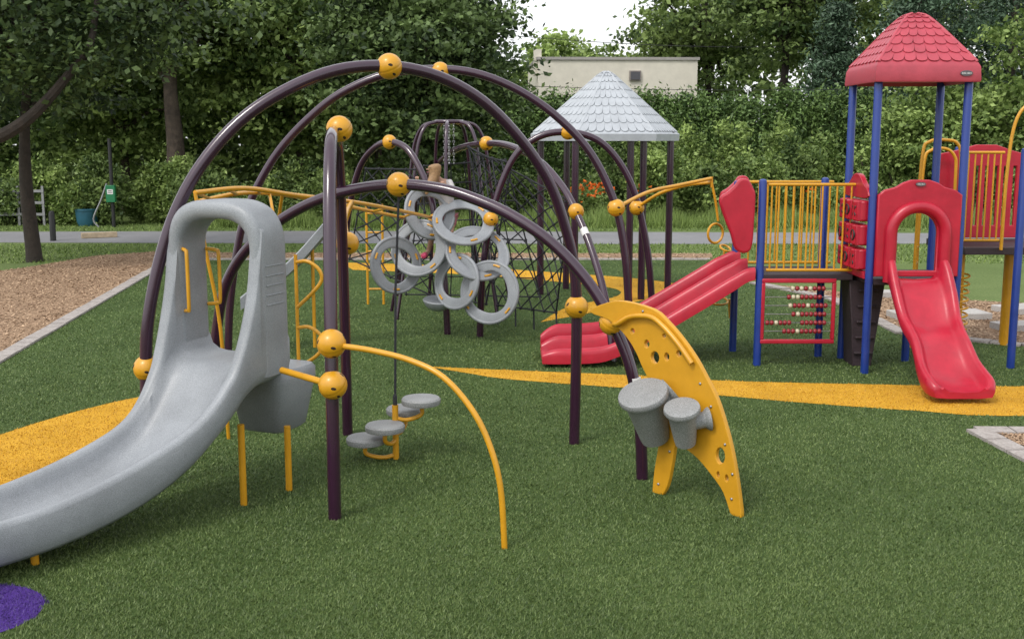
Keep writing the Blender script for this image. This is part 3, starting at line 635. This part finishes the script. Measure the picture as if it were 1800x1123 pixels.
for k in range(4):
    m=M(); a=k*1.57; x=-.93+.07*math.cos(a); y=17+.07*math.sin(a)
    for j in range(14): m.torus((x,y,2.84-.045*j),.016,.005,(1,0,0) if j%2 else (0,1,0),8,5)
    m.obj('chain',STEEL,NC)
RGS=[((-1.52,14.85,.98),.37,.42,(.55,-.8,.15)),((-1.22,14.9,1.2),.38,.40,(-.25,-.9,.35)),((-1.08,15.0,1.66),.36,.40,(.5,-.8,.3)),
     ((-.64,14.95,1.53),.40,.36,(.15,-.7,.8)),((-.45,14.8,1.14),.42,.34,(.25,-.8,.7)),((-.72,14.7,.78),.36,.44,(-.6,-.8,.2)),((-.29,14.55,.66),.405,.44,(-.40,-.9,.15))]
for c,R,h,nx in RGS:
    q=Vector((0,0,1)).rotation_difference(Vector(nx).normalized()); C=Vector(c); m=M(); rings=[]
    for k in range(48):
        a=2*math.pi*k/48; rad=Vector((math.cos(a),math.sin(a),0)); ring=[]
        hw=.066+.012*math.cos(3*a+.5)
        for j in range(14):
            b=2*math.pi*j/14; cb=math.cos(b); sb=math.sin(b)
            ring.append(C+q@(rad*(R-.07+hw*math.copysign(abs(cb)**.45,cb))+Vector((0,0,.020*math.copysign(abs(sb)**.45,sb)))))
        rings.append(ring)
    m.loft(rings,True,True); m.torus(C,R-.012,.026,nx,44,8); m.obj('ring',GREY,NC,sharp=60)
    for a in (.9,3.3,5.2):
        p=[C+q@Vector(((R-.05)*math.cos(a+t),(R-.05)*math.sin(a+t),.022)) for t in (-.13,-.06,0,.06,.13)]; M().tube(p,.014,8).obj('ring_clamp',YELLOW,NC)
m=M(); m.lathe([(.001,-.13),(.09,-.12),(.16,-.07),(.195,-.01),(.20,.01),(.19,.025),(.175,.01),(.10,-.04),(.001,-.05)],(-.98,14.9,.50),(.05,-.15,1),30); m.obj('saucer_seat',GREY,NC)
M().tube([(-.86,15.15,.5),(-.98,14.95,.42)],.02,8).obj('bracket',YELLOW,NC)
m=M(); rings=[]
for i in range(20):
    t=i/19; c=Vector((-2.1,14.3,1.66)).lerp(Vector((-3.3,13.9,.55)),t); c.z+=.05*math.cos(t*6)
    pr=[(-.22,-.04),(-.22,.10),(-.20,.12),(-.17,.10),(-.15,.01),(.15,.01),(.17,.10),(.20,.12),(.22,.10),(.22,-.04)]
    rings.append([c+Vector((0,a,b)) for a,b in pr])
m.loft(rings,True,False,True); m.obj('chute',GREY,NC)
M().tube([(-2.5,14.2,-.03),(-2.5,14.2,1.28)],.022,10).obj('leg',YELLOW,NC)
m=M(); m.tube([(-2.3,18,-.03),(-2.3,18,1.6)],.02,8); m.tube([(-2.05,18,-.03),(-2.05,18,1.6)],.02,8)
for k in range(5): m.tube([(-2.3,18,.25+.3*k),(-2.05,18,.25+.3*k)],.016,8)
m.obj('ladder',YELLOW,NC)
m=M(); m.tube(cr([(1.17,12.81,1.85),(1.6,13.4,2.0),(2.0,13.8,2.06),(2.47,14.2,2.13)],6),.022,10); m.tube(cr([(1.64,15,1.72),(1.9,14.7,1.92),(2.2,14.4,2.04),(2.47,14.2,2.08)],6),.022,10)
m.tube([(2.47,14.2,2.15),(2.48,14.2,2.02)],.02,8)
m.obj('support_arm',YELLOW,NC)
m=M(); m.tube(cr([(2.47,14.2,2.1),(2.53,14.2,1.85),(2.57,14.2,1.6)],5),.016,8); m.torus((2.54,14.2,1.45),.12,.016,(.5,-.85,0),28,8); m.torus((2.66,14.15,1.27),.07,.013,(.3,-.4,.85),24,8)
m.tube(cr([(2.66,14.2,1.25),(2.63,14.2,1.0),(2.62,14.2,.65)],5),.014,8); m.torus((2.6,14.2,.60),.12,.014,(0,-.3,1),24,8); m.tube([(2.74,14.2,.62),(2.76,14.2,.38)],.022,8)
m.obj('hanging_ring',YELLOW,NC)

# ------------------------------------------------------------------ grey roof tower
GT=empty('roofed_play_tower',(1.55,19,0),'purple post tower with grey scalloped pointed roof','play tower')
for x,y in [(.48,19.16),(.95,19.9),(1.9,18.4),(2.12,18.53),(2.62,19.01),(1.0,18.15)]:
    M().lathe([(.058,-.03),(.058,2.72)],(x,y,0)).obj('post',PURPLE,GT)
def face_tiles(m,S,rows,cols,nout,lift=.016):
    for r in range(rows):
        v0=r/rows; v1=min((r+1.25)/rows,.995)
        n=max(1,round(cols*(1-.85*r/rows)))
        for k in range(-1 if r%2 else 0,n+ (1 if r%2 else 0)):
            u0=(k+(.5 if r%2 else 0))/n; u1=u0+1/n
            if u1<=0.02 or u0>=.98: continue
            a,b=max(u0,0),min(u1,1); pts=[]
            for q in range(7):
                th=math.pi*q/6; uu=(u0+u1)/2-(u1-u0)/2*.97*math.cos(th); vv=v0+ (1-math.sin(th)**.7)*.45/rows
                uu=min(max(uu,a),b); pts.append(S(uu,vv)+nout*lift)
            pts+= [S(b,v1)+nout*.003,S(a,v1)+nout*.003]
            base=[p-nout*.02 for p in pts]; kk=len(pts)
            m.add(pts+base,[tuple(range(kk))]+[(i,(i+1)%kk,kk+(i+1)%kk,kk+i) for i in range(kk)])
def roof(cx,cy,corners,prof,rows,cols,matl,parent,fas):
    m=M(); K=len(corners)
    m.loft([[Vector((cx+x*s,cy+y*s,z)) for x,y in corners] for s,z in prof],True,False,True)
    body=[(s,z) for s,z in prof if z>=fas]
    def P(i,v):
        v*= (len(body)-1); a=min(int(v),len(body)-2); t=v-a; s=body[a][0]*(1-t)+body[a+1][0]*t; z=body[a][1]*(1-t)+body[a+1][1]*t
        return Vector((cx+corners[i][0]*s,cy+corners[i][1]*s,z))
    for i in range(K):
        j=(i+1)%K
        S=lambda u,v,i=i,j=j:P(i,v).lerp(P(j,v),u)
        n=(P(j,0)-P(i,0)).cross(P(i,.6)-P(i,0)).normalized()
        mid=(P(i,0)+P(j,0))/2-Vector((cx,cy,P(i,0).z))
        if n.dot(mid)<0:n=-n
        face_tiles(m,S,rows,cols,n)
        m.tube([P(i,k/10) for k in range(11)],.018,8)
    return m.obj('roof',matl,parent,sharp=30)
hexc=[(math.cos(math.radians(a)),math.sin(math.radians(a))) for a in (5,65,125,185,245,305)]
roof(1.55,19.1,hexc,[(.9,2.66),(1.24,2.58),(1.25,2.69),(1.20,2.72),(.97,2.92),(.74,3.12),(.51,3.32),(.28,3.52),(.12,3.66),(.03,3.70)],9,9,RGREY,GT,2.72)
M().lathe([(.9,2.6),(.9,2.7)],(1.55,19.1,0),(0,0,1),6).obj('roof_frame',RGREY,GT)

# ------------------------------------------------------------------ red and blue play tower
PT=empty('play_tower',(4.2,13.2,0),'blue post play tower with red roof, red slides and yellow railings','play tower')
def post(x,y,z,ma=BLUE,r=.045,z0=-.03):
    M().lathe([(r,z0),(r,z-.02),(r*.9,z),(r*.5,z+.012),(.001,z+.015)],(x,y,0),(0,0,1),20).obj('post',ma,PT,sharp=40)
for x,y,z in [(3.98,12.6,3.3),(4.96,12.6,3.3),(3.97,13.5,3.3),(4.99,13.5,3.3),(2.86,13.05,2.15),(3.72,13.6,2.15),(2.75,13.95,2.1),(4.68,13.31,1.0),(5.76,12.9,2.5),(5.9,15.2,2.5)]: post(x,y,z)
M().box((4.475,13.05,1.04),(.98,.92,.07)).obj('deck',BROWN,PT,bevel=.008)
M().box((3.38,13.45,1.04),(1.1,.85,.07)).obj('deck',BROWN,PT,bevel=.008)
M().box((6.1,14.3,1.28),(1.3,1.3,.09)).obj('deck',BROWN,PT,bevel=.008)
sq=[(1,1),(-1,1),(-1,-1),(1,-1)]; sq=[(a*.57,b*.57) for a,b in sq]
roof(4.475,13.05,sq,[(.9,3.26),(.985,3.22),(1.0,3.24),(.985,3.38),(.95,3.42),(.93,3.435),(.74,3.575),(.55,3.715),(.37,3.845),(.24,3.93),(.15,3.97),(.05,3.985)],9,8,ROOFRED,PT,3.43)
def plate(x,y,z,w,h,parent):
    m=M(); m.add(*mapped(flat_cut(circ(0,0,w,h,24),[],.012,.002),(x,y,z),(1,0,0),(0,0,1)))
    m.m=1; m.add(*mapped(text_mesh('little tikes',h*.95,.004),(x,y-.008,z),(1,0,0),(0,0,1)))
    m.obj('name_plate',[mat('plate_dark',(.10,.09,.10),.4),WHITE],parent)
plate(4.88,12.475,3.31,.065,.028,PT)
plate(4.47,12.515,2.125,.055,.02,PT)
def railing(x0,x1,y,z0,z1,nb,name='railing'):
    m=M(); m.tube([(x0,y,z0),(x1,y,z0)],.018,10); m.tube([(x0,y,z1),(x1,y,z1)],.018,10)
    for i in range(nb): x=x0+.04+(x1-x0-.08)*i/(nb-1); m.tube([(x,y,z0),(x,y,z1)],.011,8)
    m.obj(name,YELLOW,PT)
railing(2.93,3.92,13.06,1.12,2.10,12); railing(2.85,3.9,13.88,1.12,2.10,10)
AB=sub_empty('bead_panel',(3.3,13.03,.6),PT)
m=M(); 
for z in (1.0,.29): m.box((3.31,13.03,z),(.86,.045,.05))
for x in (2.90,3.72): m.box((x,13.03,.645),(.045,.045,.662))
m.obj('frame',RED,AB,bevel=.01)
rows=[.91,.81,.71,.61,.51,.41]
for z in rows: M().tube([(2.9,13.03,z),(3.72,13.03,z)],.006,6).obj('rod',STEEL,AB)
src={}; BR=mat('dark_red_bead',(.24,.012,.02),.4)
for r,(z,st,pat) in enumerate(zip(rows,[3.24,3.20,3.22,3.26,2.96,3.16],['crcrcrrr','rccrrrrr','crrrcrrrr','rcrrrrrr','rrcrrrrrrrrr','rrrcrrrrr'])):
    for i,ch in enumerate(pat):
        x=st+.051*i+(.0 if i<6 or r!=4 else .10)
        if ch not in src:
            mm=M(); mm.lathe([(.008,-.02),(.02,-.02),(.029,-.008),(.029,.008),(.02,.02),(.008,.02)],(x,13.03,z),(1,0,0),14); src[ch]=mm.obj('bead',BR if ch=='r' else CREAM,AB)
        else:
            o=src[ch].copy(); COL.objects.link(o); o.parent=AB; o.location=Vector((x,13.03,z))-WL[AB.name]
TP=sub_empty('game_panel',(3.94,13.05,1.6),PT)
for i in range(3):
    for j in range(3):
        m=M(); y=12.80+.25*i; z=1.28+.27*j; m.lathe([(.10,-.115),(.115,-.10),(.115,.10),(.10,.115)],(3.94,y,z),(0,0,1),12); m.box((3.93,y,z),(.17,.20,.22),0)
        m.m=1
        if (i+j)%2: m.torus((3.836,y,z),.055,.014,(1,0,0),20,6)
        else:
            for s in(.78,-.78): m.box((3.838,y,z),(.014,.15,.028),0,s)
        m.obj('game_block',[RED,BLACK],TP,bevel=.006)
m=M(); ol=smooth2([(-.42,1.98),(-.42,2.05),(-.25,2.12),(-.12,2.2),(0,2.22),(.12,2.2),(.25,2.12),(.42,2.05),(.42,1.98),(0,1.97)],3)
m.add(*mapped(flat_cut(ol,[],.06,.01),(3.95,13.05,0),(0,1,0),(0,0,1))); m.obj('top_cap',RED,TP)
m=M(); ol=[(-.4,1.08),(.4,1.08),(.4,1.14),(-.4,1.14)]
m.add(*mapped(flat_cut(ol,[],.06,.01),(3.95,13.05,0),(0,1,0),(0,0,1))); m.obj('base_rail',RED,TP)
m=M(); rings=[]
for z,x0,x1,y in [(0,3.96,4.18,13.0),(.5,3.94,4.25,13.03),(1.0,3.90,4.32,13.06)]:
    rings.append([Vector((x0,y,z)),Vector((x1,y,z)),Vector((x1,y+.35,z)),Vector((x0,y+.35,z))])
m.loft(rings,True,False,True)
for k in range(5): m.box((4.08+.01*k,12.99+.014*k,.16+.18*k),(.22,.04,.03))
m.obj('climbing_wall',BROWN,PT,bevel=.01)
FP=12.56
def archhole(cx,w,z0,zt,n=16):
    r=w/2; pts=[(cx-r,z0),(cx+r,z0)]; 
    for i in range(n+1): a=math.pi*i/n; pts.append((cx+r*math.cos(a),zt-r+r*math.sin(a)))
    return pts
ol=[(4.03,1.12)]+[(4.93,1.12),(4.93,2.0)]+[(4.86,2.05),(4.74,2.08),(4.66,2.13),(4.57,2.16),(4.38,2.16),(4.29,2.13),(4.21,2.08),(4.09,2.05),(4.03,2.0)]
m=M(); m.add(*mapped(flat_cut(ol,[archhole(4.47,.46,1.16,1.82)],.06,.012),(0,FP,0),(1,0,0),(0,0,1)))
hoop=[(4.47-.30,FP-.05,1.05),(4.47-.30,FP-.05,1.45)]+[(4.47-.30*math.cos(math.pi*i/12),FP-.05,1.58+.30*math.sin(math.pi*i/12)) for i in range(13)]+[(4.77,FP-.05,1.45),(4.77,FP-.05,1.05)]
m.tube(cr(hoop,3),.065,12); m.obj('entry_panel',RED,PT,sharp=50)
m=M(); rings=[]
bz=tabfun([(0,1.08),(.12,1.06),(.3,.90),(.5,.66),(.68,.55),(.85,.43),(1.05,.24),(1.25,.15),(1.5,.12)])
for i in range(60):
    t=1.48*i/59; y=12.54-t; z=bz(t); e=.13+.14*max(0,1-t/.30)**1.4+.02*math.sin(t*7); end=max(0,(t-1.33)/.15); e*=1-.55*end*end
    w=.325+.02*math.sin(t*6); w*=1-.10*end**3
    pr=[(-w+.02,z-.05),(-w,z),(-w,z+e-.03),(-w+.02,z+e),(-w+.05,z+e+.005),(-w+.08,z+e-.02),(-w+.10,z+.05),(-w+.15,z+.01),(0,z)]
    pr+= [(-a,b) for a,b in pr[:-1][::-1]]; pr+= [(w*.5,z-.06),(-w*.5,z-.06)]
    rings.append([Vector((4.47+a+.02*t,y,b)) for a,b in pr])
m.loft(rings,True,False,True); m.obj('slide',RED,PT,sharp=50,label='single wavy red slide')
m=M(); rings=[]
bz=tabfun([(0,1.06),(.1,1.03),(.3,.90),(.8,.60),(1.3,.31),(1.6,.17),(1.85,.11),(2.45,.10)])
def rdg(c,r,e,n=8): return [(c+r*-math.cos(math.pi*k/n),e*.40+(e*.60)*math.sin(math.pi*k/n)) for k in range(n+1)]
for i in range(72):
    t=2.45*i/71; x=2.80-t; z=bz(t); end=max(0,(t-2.2)/.25); e=(.15+.05*min(1,t/.3))*(1-.45*end*end); W=.50*(1-.08*end**2); r=.06
    prof=[(-W,-.05)]+rdg(-W+r,r,e*.62)+[(-W+2*r+.015,-.01),(-W+2*r+.06,-.03),(-.14,-.03),(-.085,-.01)]+rdg(0,r,e*1.0)+[(.085,-.01),(.14,-.03),(W-2*r-.06,-.03),(W-2*r-.015,-.01)]+rdg(W-r,r,e*1.35)+[(W,-.05),(W*.5,-.07),(-W*.5,-.07)]
    rings.append([Vector((x,13.50-.06*t+a,z+b)) for a,b in prof])
m.loft(rings,True,False,True); m.obj('slide',RED,PT,sharp=50,label='double lane red slide')
fin=smooth2([(2.38,1.93),(2.46,2.00),(2.545,2.08),(2.59,2.14),(2.66,2.14),(2.71,2.06),(2.74,1.98),(2.735,1.7),(2.71,1.38),(2.58,1.38),(2.52,1.55),(2.44,1.74)],4)
m=M(); m.add(*mapped(flat_cut(fin,[],.09,.025),(0,13.0,0),(1,0,0),(0,0,1))); m.obj('side_shield',RED,PT)
m=M(); m.add(*mapped(flat_cut([(a+.19,b) for a,b in fin],[],.09,.025),(0,14.0,0),(1,0,0),(0,0,1))); m.obj('side_shield',RED,PT)
m=M()
ol=[(5.42,1.36),(6.62,1.36),(6.62,2.40),(6.4,2.46),(6.2,2.53),(5.95,2.53),(5.7,2.46),(5.42,2.40)]
hl=[[(5.95+.12*k,1.5),(6.01+.12*k,1.5),(6.01+.12*k,2.28),(5.95+.12*k,2.28)] for k in range(5)]
m.add(*mapped(flat_cut(ol,hl,.05,.01),(0,14.75,0),(1,0,0),(0,0,1))); m.obj('side_panel',RED,PT)
railing(5.45,6.0,14.0,1.38,2.45,7)
def hoop(pts,r=.02): M().tube(cr(pts,6),r,10).obj('hand_hoop',YELLOW,PT)
hoop([(5.05,14.2,-.03),(5.05,14.2,1.4),(5.07,14.2,2.4),(5.15,14.2,2.58),(5.35,14.2,2.60),(5.5,14.2,2.55),(5.55,14.2,2.3),(5.55,14.2,1.3)])
hoop([(5.22,14.6,-.03),(5.22,14.6,1.4),(5.24,14.6,2.3),(5.32,14.6,2.47),(5.5,14.6,2.49),(5.62,14.6,2.4),(5.65,14.6,2.2),(5.65,14.6,1.3)])
hoop([(5.86,13.6,1.3),(5.87,13.6,2.2),(5.93,13.6,2.8),(6.1,13.6,3.04),(6.35,13.6,3.06),(6.6,13.6,2.9),(6.65,13.6,2.2),(6.65,13.6,-.03)])
for k in range(6): M().tube([(5.05,14.2,.25+.2*k),(5.22,14.6,.25+.2*k)],.015,8).obj('ladder_rung',YELLOW,PT)
m=M(); m.tube([(5.62+.085*math.cos(i*.5),14.1+.085*math.sin(i*.5),.25+.7*i/90) for i in range(91)],.013,7); m.tube([(5.62,14.1,-.03),(5.62,14.1,1.25)],.02,8); m.obj('coil_climber',YELLOW,PT)
M().tube([(6.33,14.4,-.03),(6.33,14.4,1.25)],.07,14).obj('support_post',YELLOW,PT)
M().tube(cr([(5.74,12.0,-.03),(5.76,12.0,.9),(5.8,12.3,1.3)],4),.02,8).obj('hand_rail',YELLOW,PT)

# ------------------------------------------------------------------ child on the net
SKIN=mat('skin',(.40,.23,.16),.5,.06,10); HAIR=mat('blond_hair',(.27,.16,.075),.6,.3,40,bump=.3,bscale=120); SHIRT=mat('white_shirt',(.42,.40,.40),.8,.08,12,bump=.2,bscale=30); SHORT=mat('pink_shorts',(.36,.12,.14),.8,.1,12)
def skinned(name,verts,edges,radii,ma,parent=None,root=0,sub=2):
    o0=Vector(verts[0]); me=bpy.data.meshes.new(name); me.from_pydata([Vector(v)-o0 for v in verts],edges,[]); me.materials.append(ma)
    o=bpy.data.objects.new(name,me); COL.objects.link(o); place(o,o0,parent)
    sk=o.modifiers.new('skin','SKIN'); 
    for i,r in enumerate(radii):
        r=r if isinstance(r,tuple) else (r,r); me.skin_vertices[0].data[i].radius=r; me.skin_vertices[0].data[i].use_root=(i==root)
    sk.use_smooth_shade=True; s=o.modifiers.new('sub','SUBSURF'); s.levels=sub; s.render_levels=sub
    return o
bx,by=-.88,15.26; dz=-.04
V=[(bx+.02,by,1.68),(bx+.01,by-.03,1.86),(bx-.05,by-.08,2.03),(bx-.08,by-.11,2.11),(bx-.11,by-.14,2.17),(bx-.15,by-.18,2.23),(bx-.17,by-.20,2.29),
   (bx-.17,by-.12,2.06),(bx-.27,by-.26,1.98),(bx-.33,by-.36,2.08),(bx-.35,by-.38,2.13),
   (bx+.06,by-.07,2.08),(bx+.10,by-.24,1.97),(bx+.0,by-.36,2.03),(bx-.02,by-.40,2.07),
   (bx-.05,by,1.62),(bx-.17,by-.16,1.40),(bx-.24,by-.1,1.17),(bx-.28,by-.2,1.13),
   (bx+.08,by,1.62),(bx+.06,by-.18,1.42),(bx+.02,by-.08,1.18),(bx+.0,by-.18,1.14)]
V=[(a,b,c+dz) for a,b,c in V]
Eg=[(0,1),(1,2),(2,3),(3,4),(4,5),(5,6),(2,7),(7,8),(8,9),(9,10),(2,11),(11,12),(12,13),(13,14),(0,15),(15,16),(16,17),(17,18),(0,19),(19,20),(20,21),(21,22)]
Rr=[(.10,.08),(.09,.07),(.10,.07),.04,.035,.06,.065,.04,.03,.024,.022,.04,.03,.024,.022,.065,.045,.03,.028,.065,.045,.03,.028]
PE=skinned('person',V,Eg,Rr,SKIN); PE['label']='child with long blond hair in a white shirt climbing'; PE['category']='person'
e1=tuple(Vector(V[8]).lerp(Vector(V[9]),.6)); e2=tuple(Vector(V[12]).lerp(Vector(V[13]),.6))
skinned('shirt',V[0:3]+[V[7],V[8],e1,V[11],V[12],e2],[(0,1),(1,2),(2,3),(3,4),(4,5),(2,6),(6,7),(7,8)],[(.115,.095),(.105,.085),(.115,.085),.055,.042,.036,.055,.042,.036],SHIRT,PE)
skinned('shorts',[V[0],V[15],tuple(Vector(V[15]).lerp(Vector(V[16]),.6)),V[19],tuple(Vector(V[19]).lerp(Vector(V[20]),.6))],[(0,1),(1,2),(0,3),(3,4)],[(.118,.098),.08,.068,.08,.068],SHORT,PE)
h=Vector(V[6])
skinned('hair',[h+Vector((.025,.02,.045)),h+Vector((.04,.025,-.03)),h+Vector((.03,-.0,-.13)),h+Vector((-.03,-.06,-.24)),h+Vector((-.08,-.10,-.36))],[(0,1),(1,2),(2,3),(3,4)],[.098,.098,.075,.055,.02],HAIR,PE)
for k in (18,22): M().lathe([(.001,-.07),(.03,-.06),(.04,0),(.035,.06),(.001,.08)],V[k],(-.2,-1,-.1),12).obj('shoe',mat('pink_shoe',(.6,.06,.14),.5),PE)
m=M(); f=h+Vector((-.045,-.055,-.03))
m.lathe([(.012,-.01),(.010,.015),(.001,.02)],f+Vector((-.01,-.005,0)),(-.6,-1,0),8); m.m=1
for s in(-1,1): m.sphere(f+Vector((s*.028-.005,0.003+s*.012,.018)),.009,8)
m.m=2; m.box(f+Vector((-.008,0,-.035)),(.03,.008,.008),.2); m.obj('face',[SKIN,DARK,SHORT],PE)
for k in (10,14):
    m=M(); c=Vector(V[k]); m.sphere(c+Vector((0,0,.012)),.022,8)
    for q in range(5): 
        o=Vector(((q-2)*.009,-.008,.02)); m.tube(cr([c+o,c+o+Vector((0,-.018,.022-.003*abs(q-2))),c+o+Vector((0,-.034,.012)),c+o+Vector((0,-.036,-.004))],3),.0055,6)
    m.obj('hand',SKIN,PE)

# ------------------------------------------------------------------ light, sky, camera
W=bpy.data.worlds.new('World'); SC.world=W; W.use_nodes=True; nt=W.node_tree; bg=nt.nodes['Background']
sk=nt.nodes.new('ShaderNodeTexSky'); sk.sky_type='NISHITA'; sk.sun_disc=False
el,rot=math.radians(52),math.radians(-140)
sk.sun_elevation=el; sk.sun_rotation=rot; sk.dust_density=4; sk.air_density=1.0; sk.ozone_density=1
hs=nt.nodes.new('ShaderNodeHueSaturation'); hs.inputs['Saturation'].default_value=.35; hs.inputs['Value'].default_value=.6
ad=nt.nodes.new('ShaderNodeMix'); ad.data_type='RGBA'; ad.blend_type='ADD'; ad.inputs[0].default_value=1; ad.inputs[7].default_value=(6.4,6.5,6.6,1)
nt.links.new(sk.outputs[0],hs.inputs['Color']); nt.links.new(hs.outputs[0],ad.inputs[6]); nt.links.new(ad.outputs[2],bg.inputs[0]); bg.inputs[1].default_value=.15
sun=bpy.data.lights.new('sun','SUN'); sun.energy=1.5; sun.angle=math.radians(12); sun.color=(1,.96,.90)
so=bpy.data.objects.new('sun',sun); COL.objects.link(so)
v=Vector((math.sin(rot)*math.cos(el),math.cos(rot)*math.cos(el),math.sin(el))); so.rotation_euler=v.to_track_quat('Z','Y').to_euler(); so.location=(0,0,20)
cd=bpy.data.cameras.new('camera'); co_=bpy.data.objects.new('camera',cd); COL.objects.link(co_)
cd.sensor_width=36; cd.lens=40; cd.clip_end=1000; co_.location=(0,0,2.62); co_.rotation_euler=(math.pi/2-math.atan(318/2000),0,0)
SC.camera=co_
SC.view_settings.view_transform='Standard'; SC.view_settings.look='None'; SC.view_settings.exposure=0
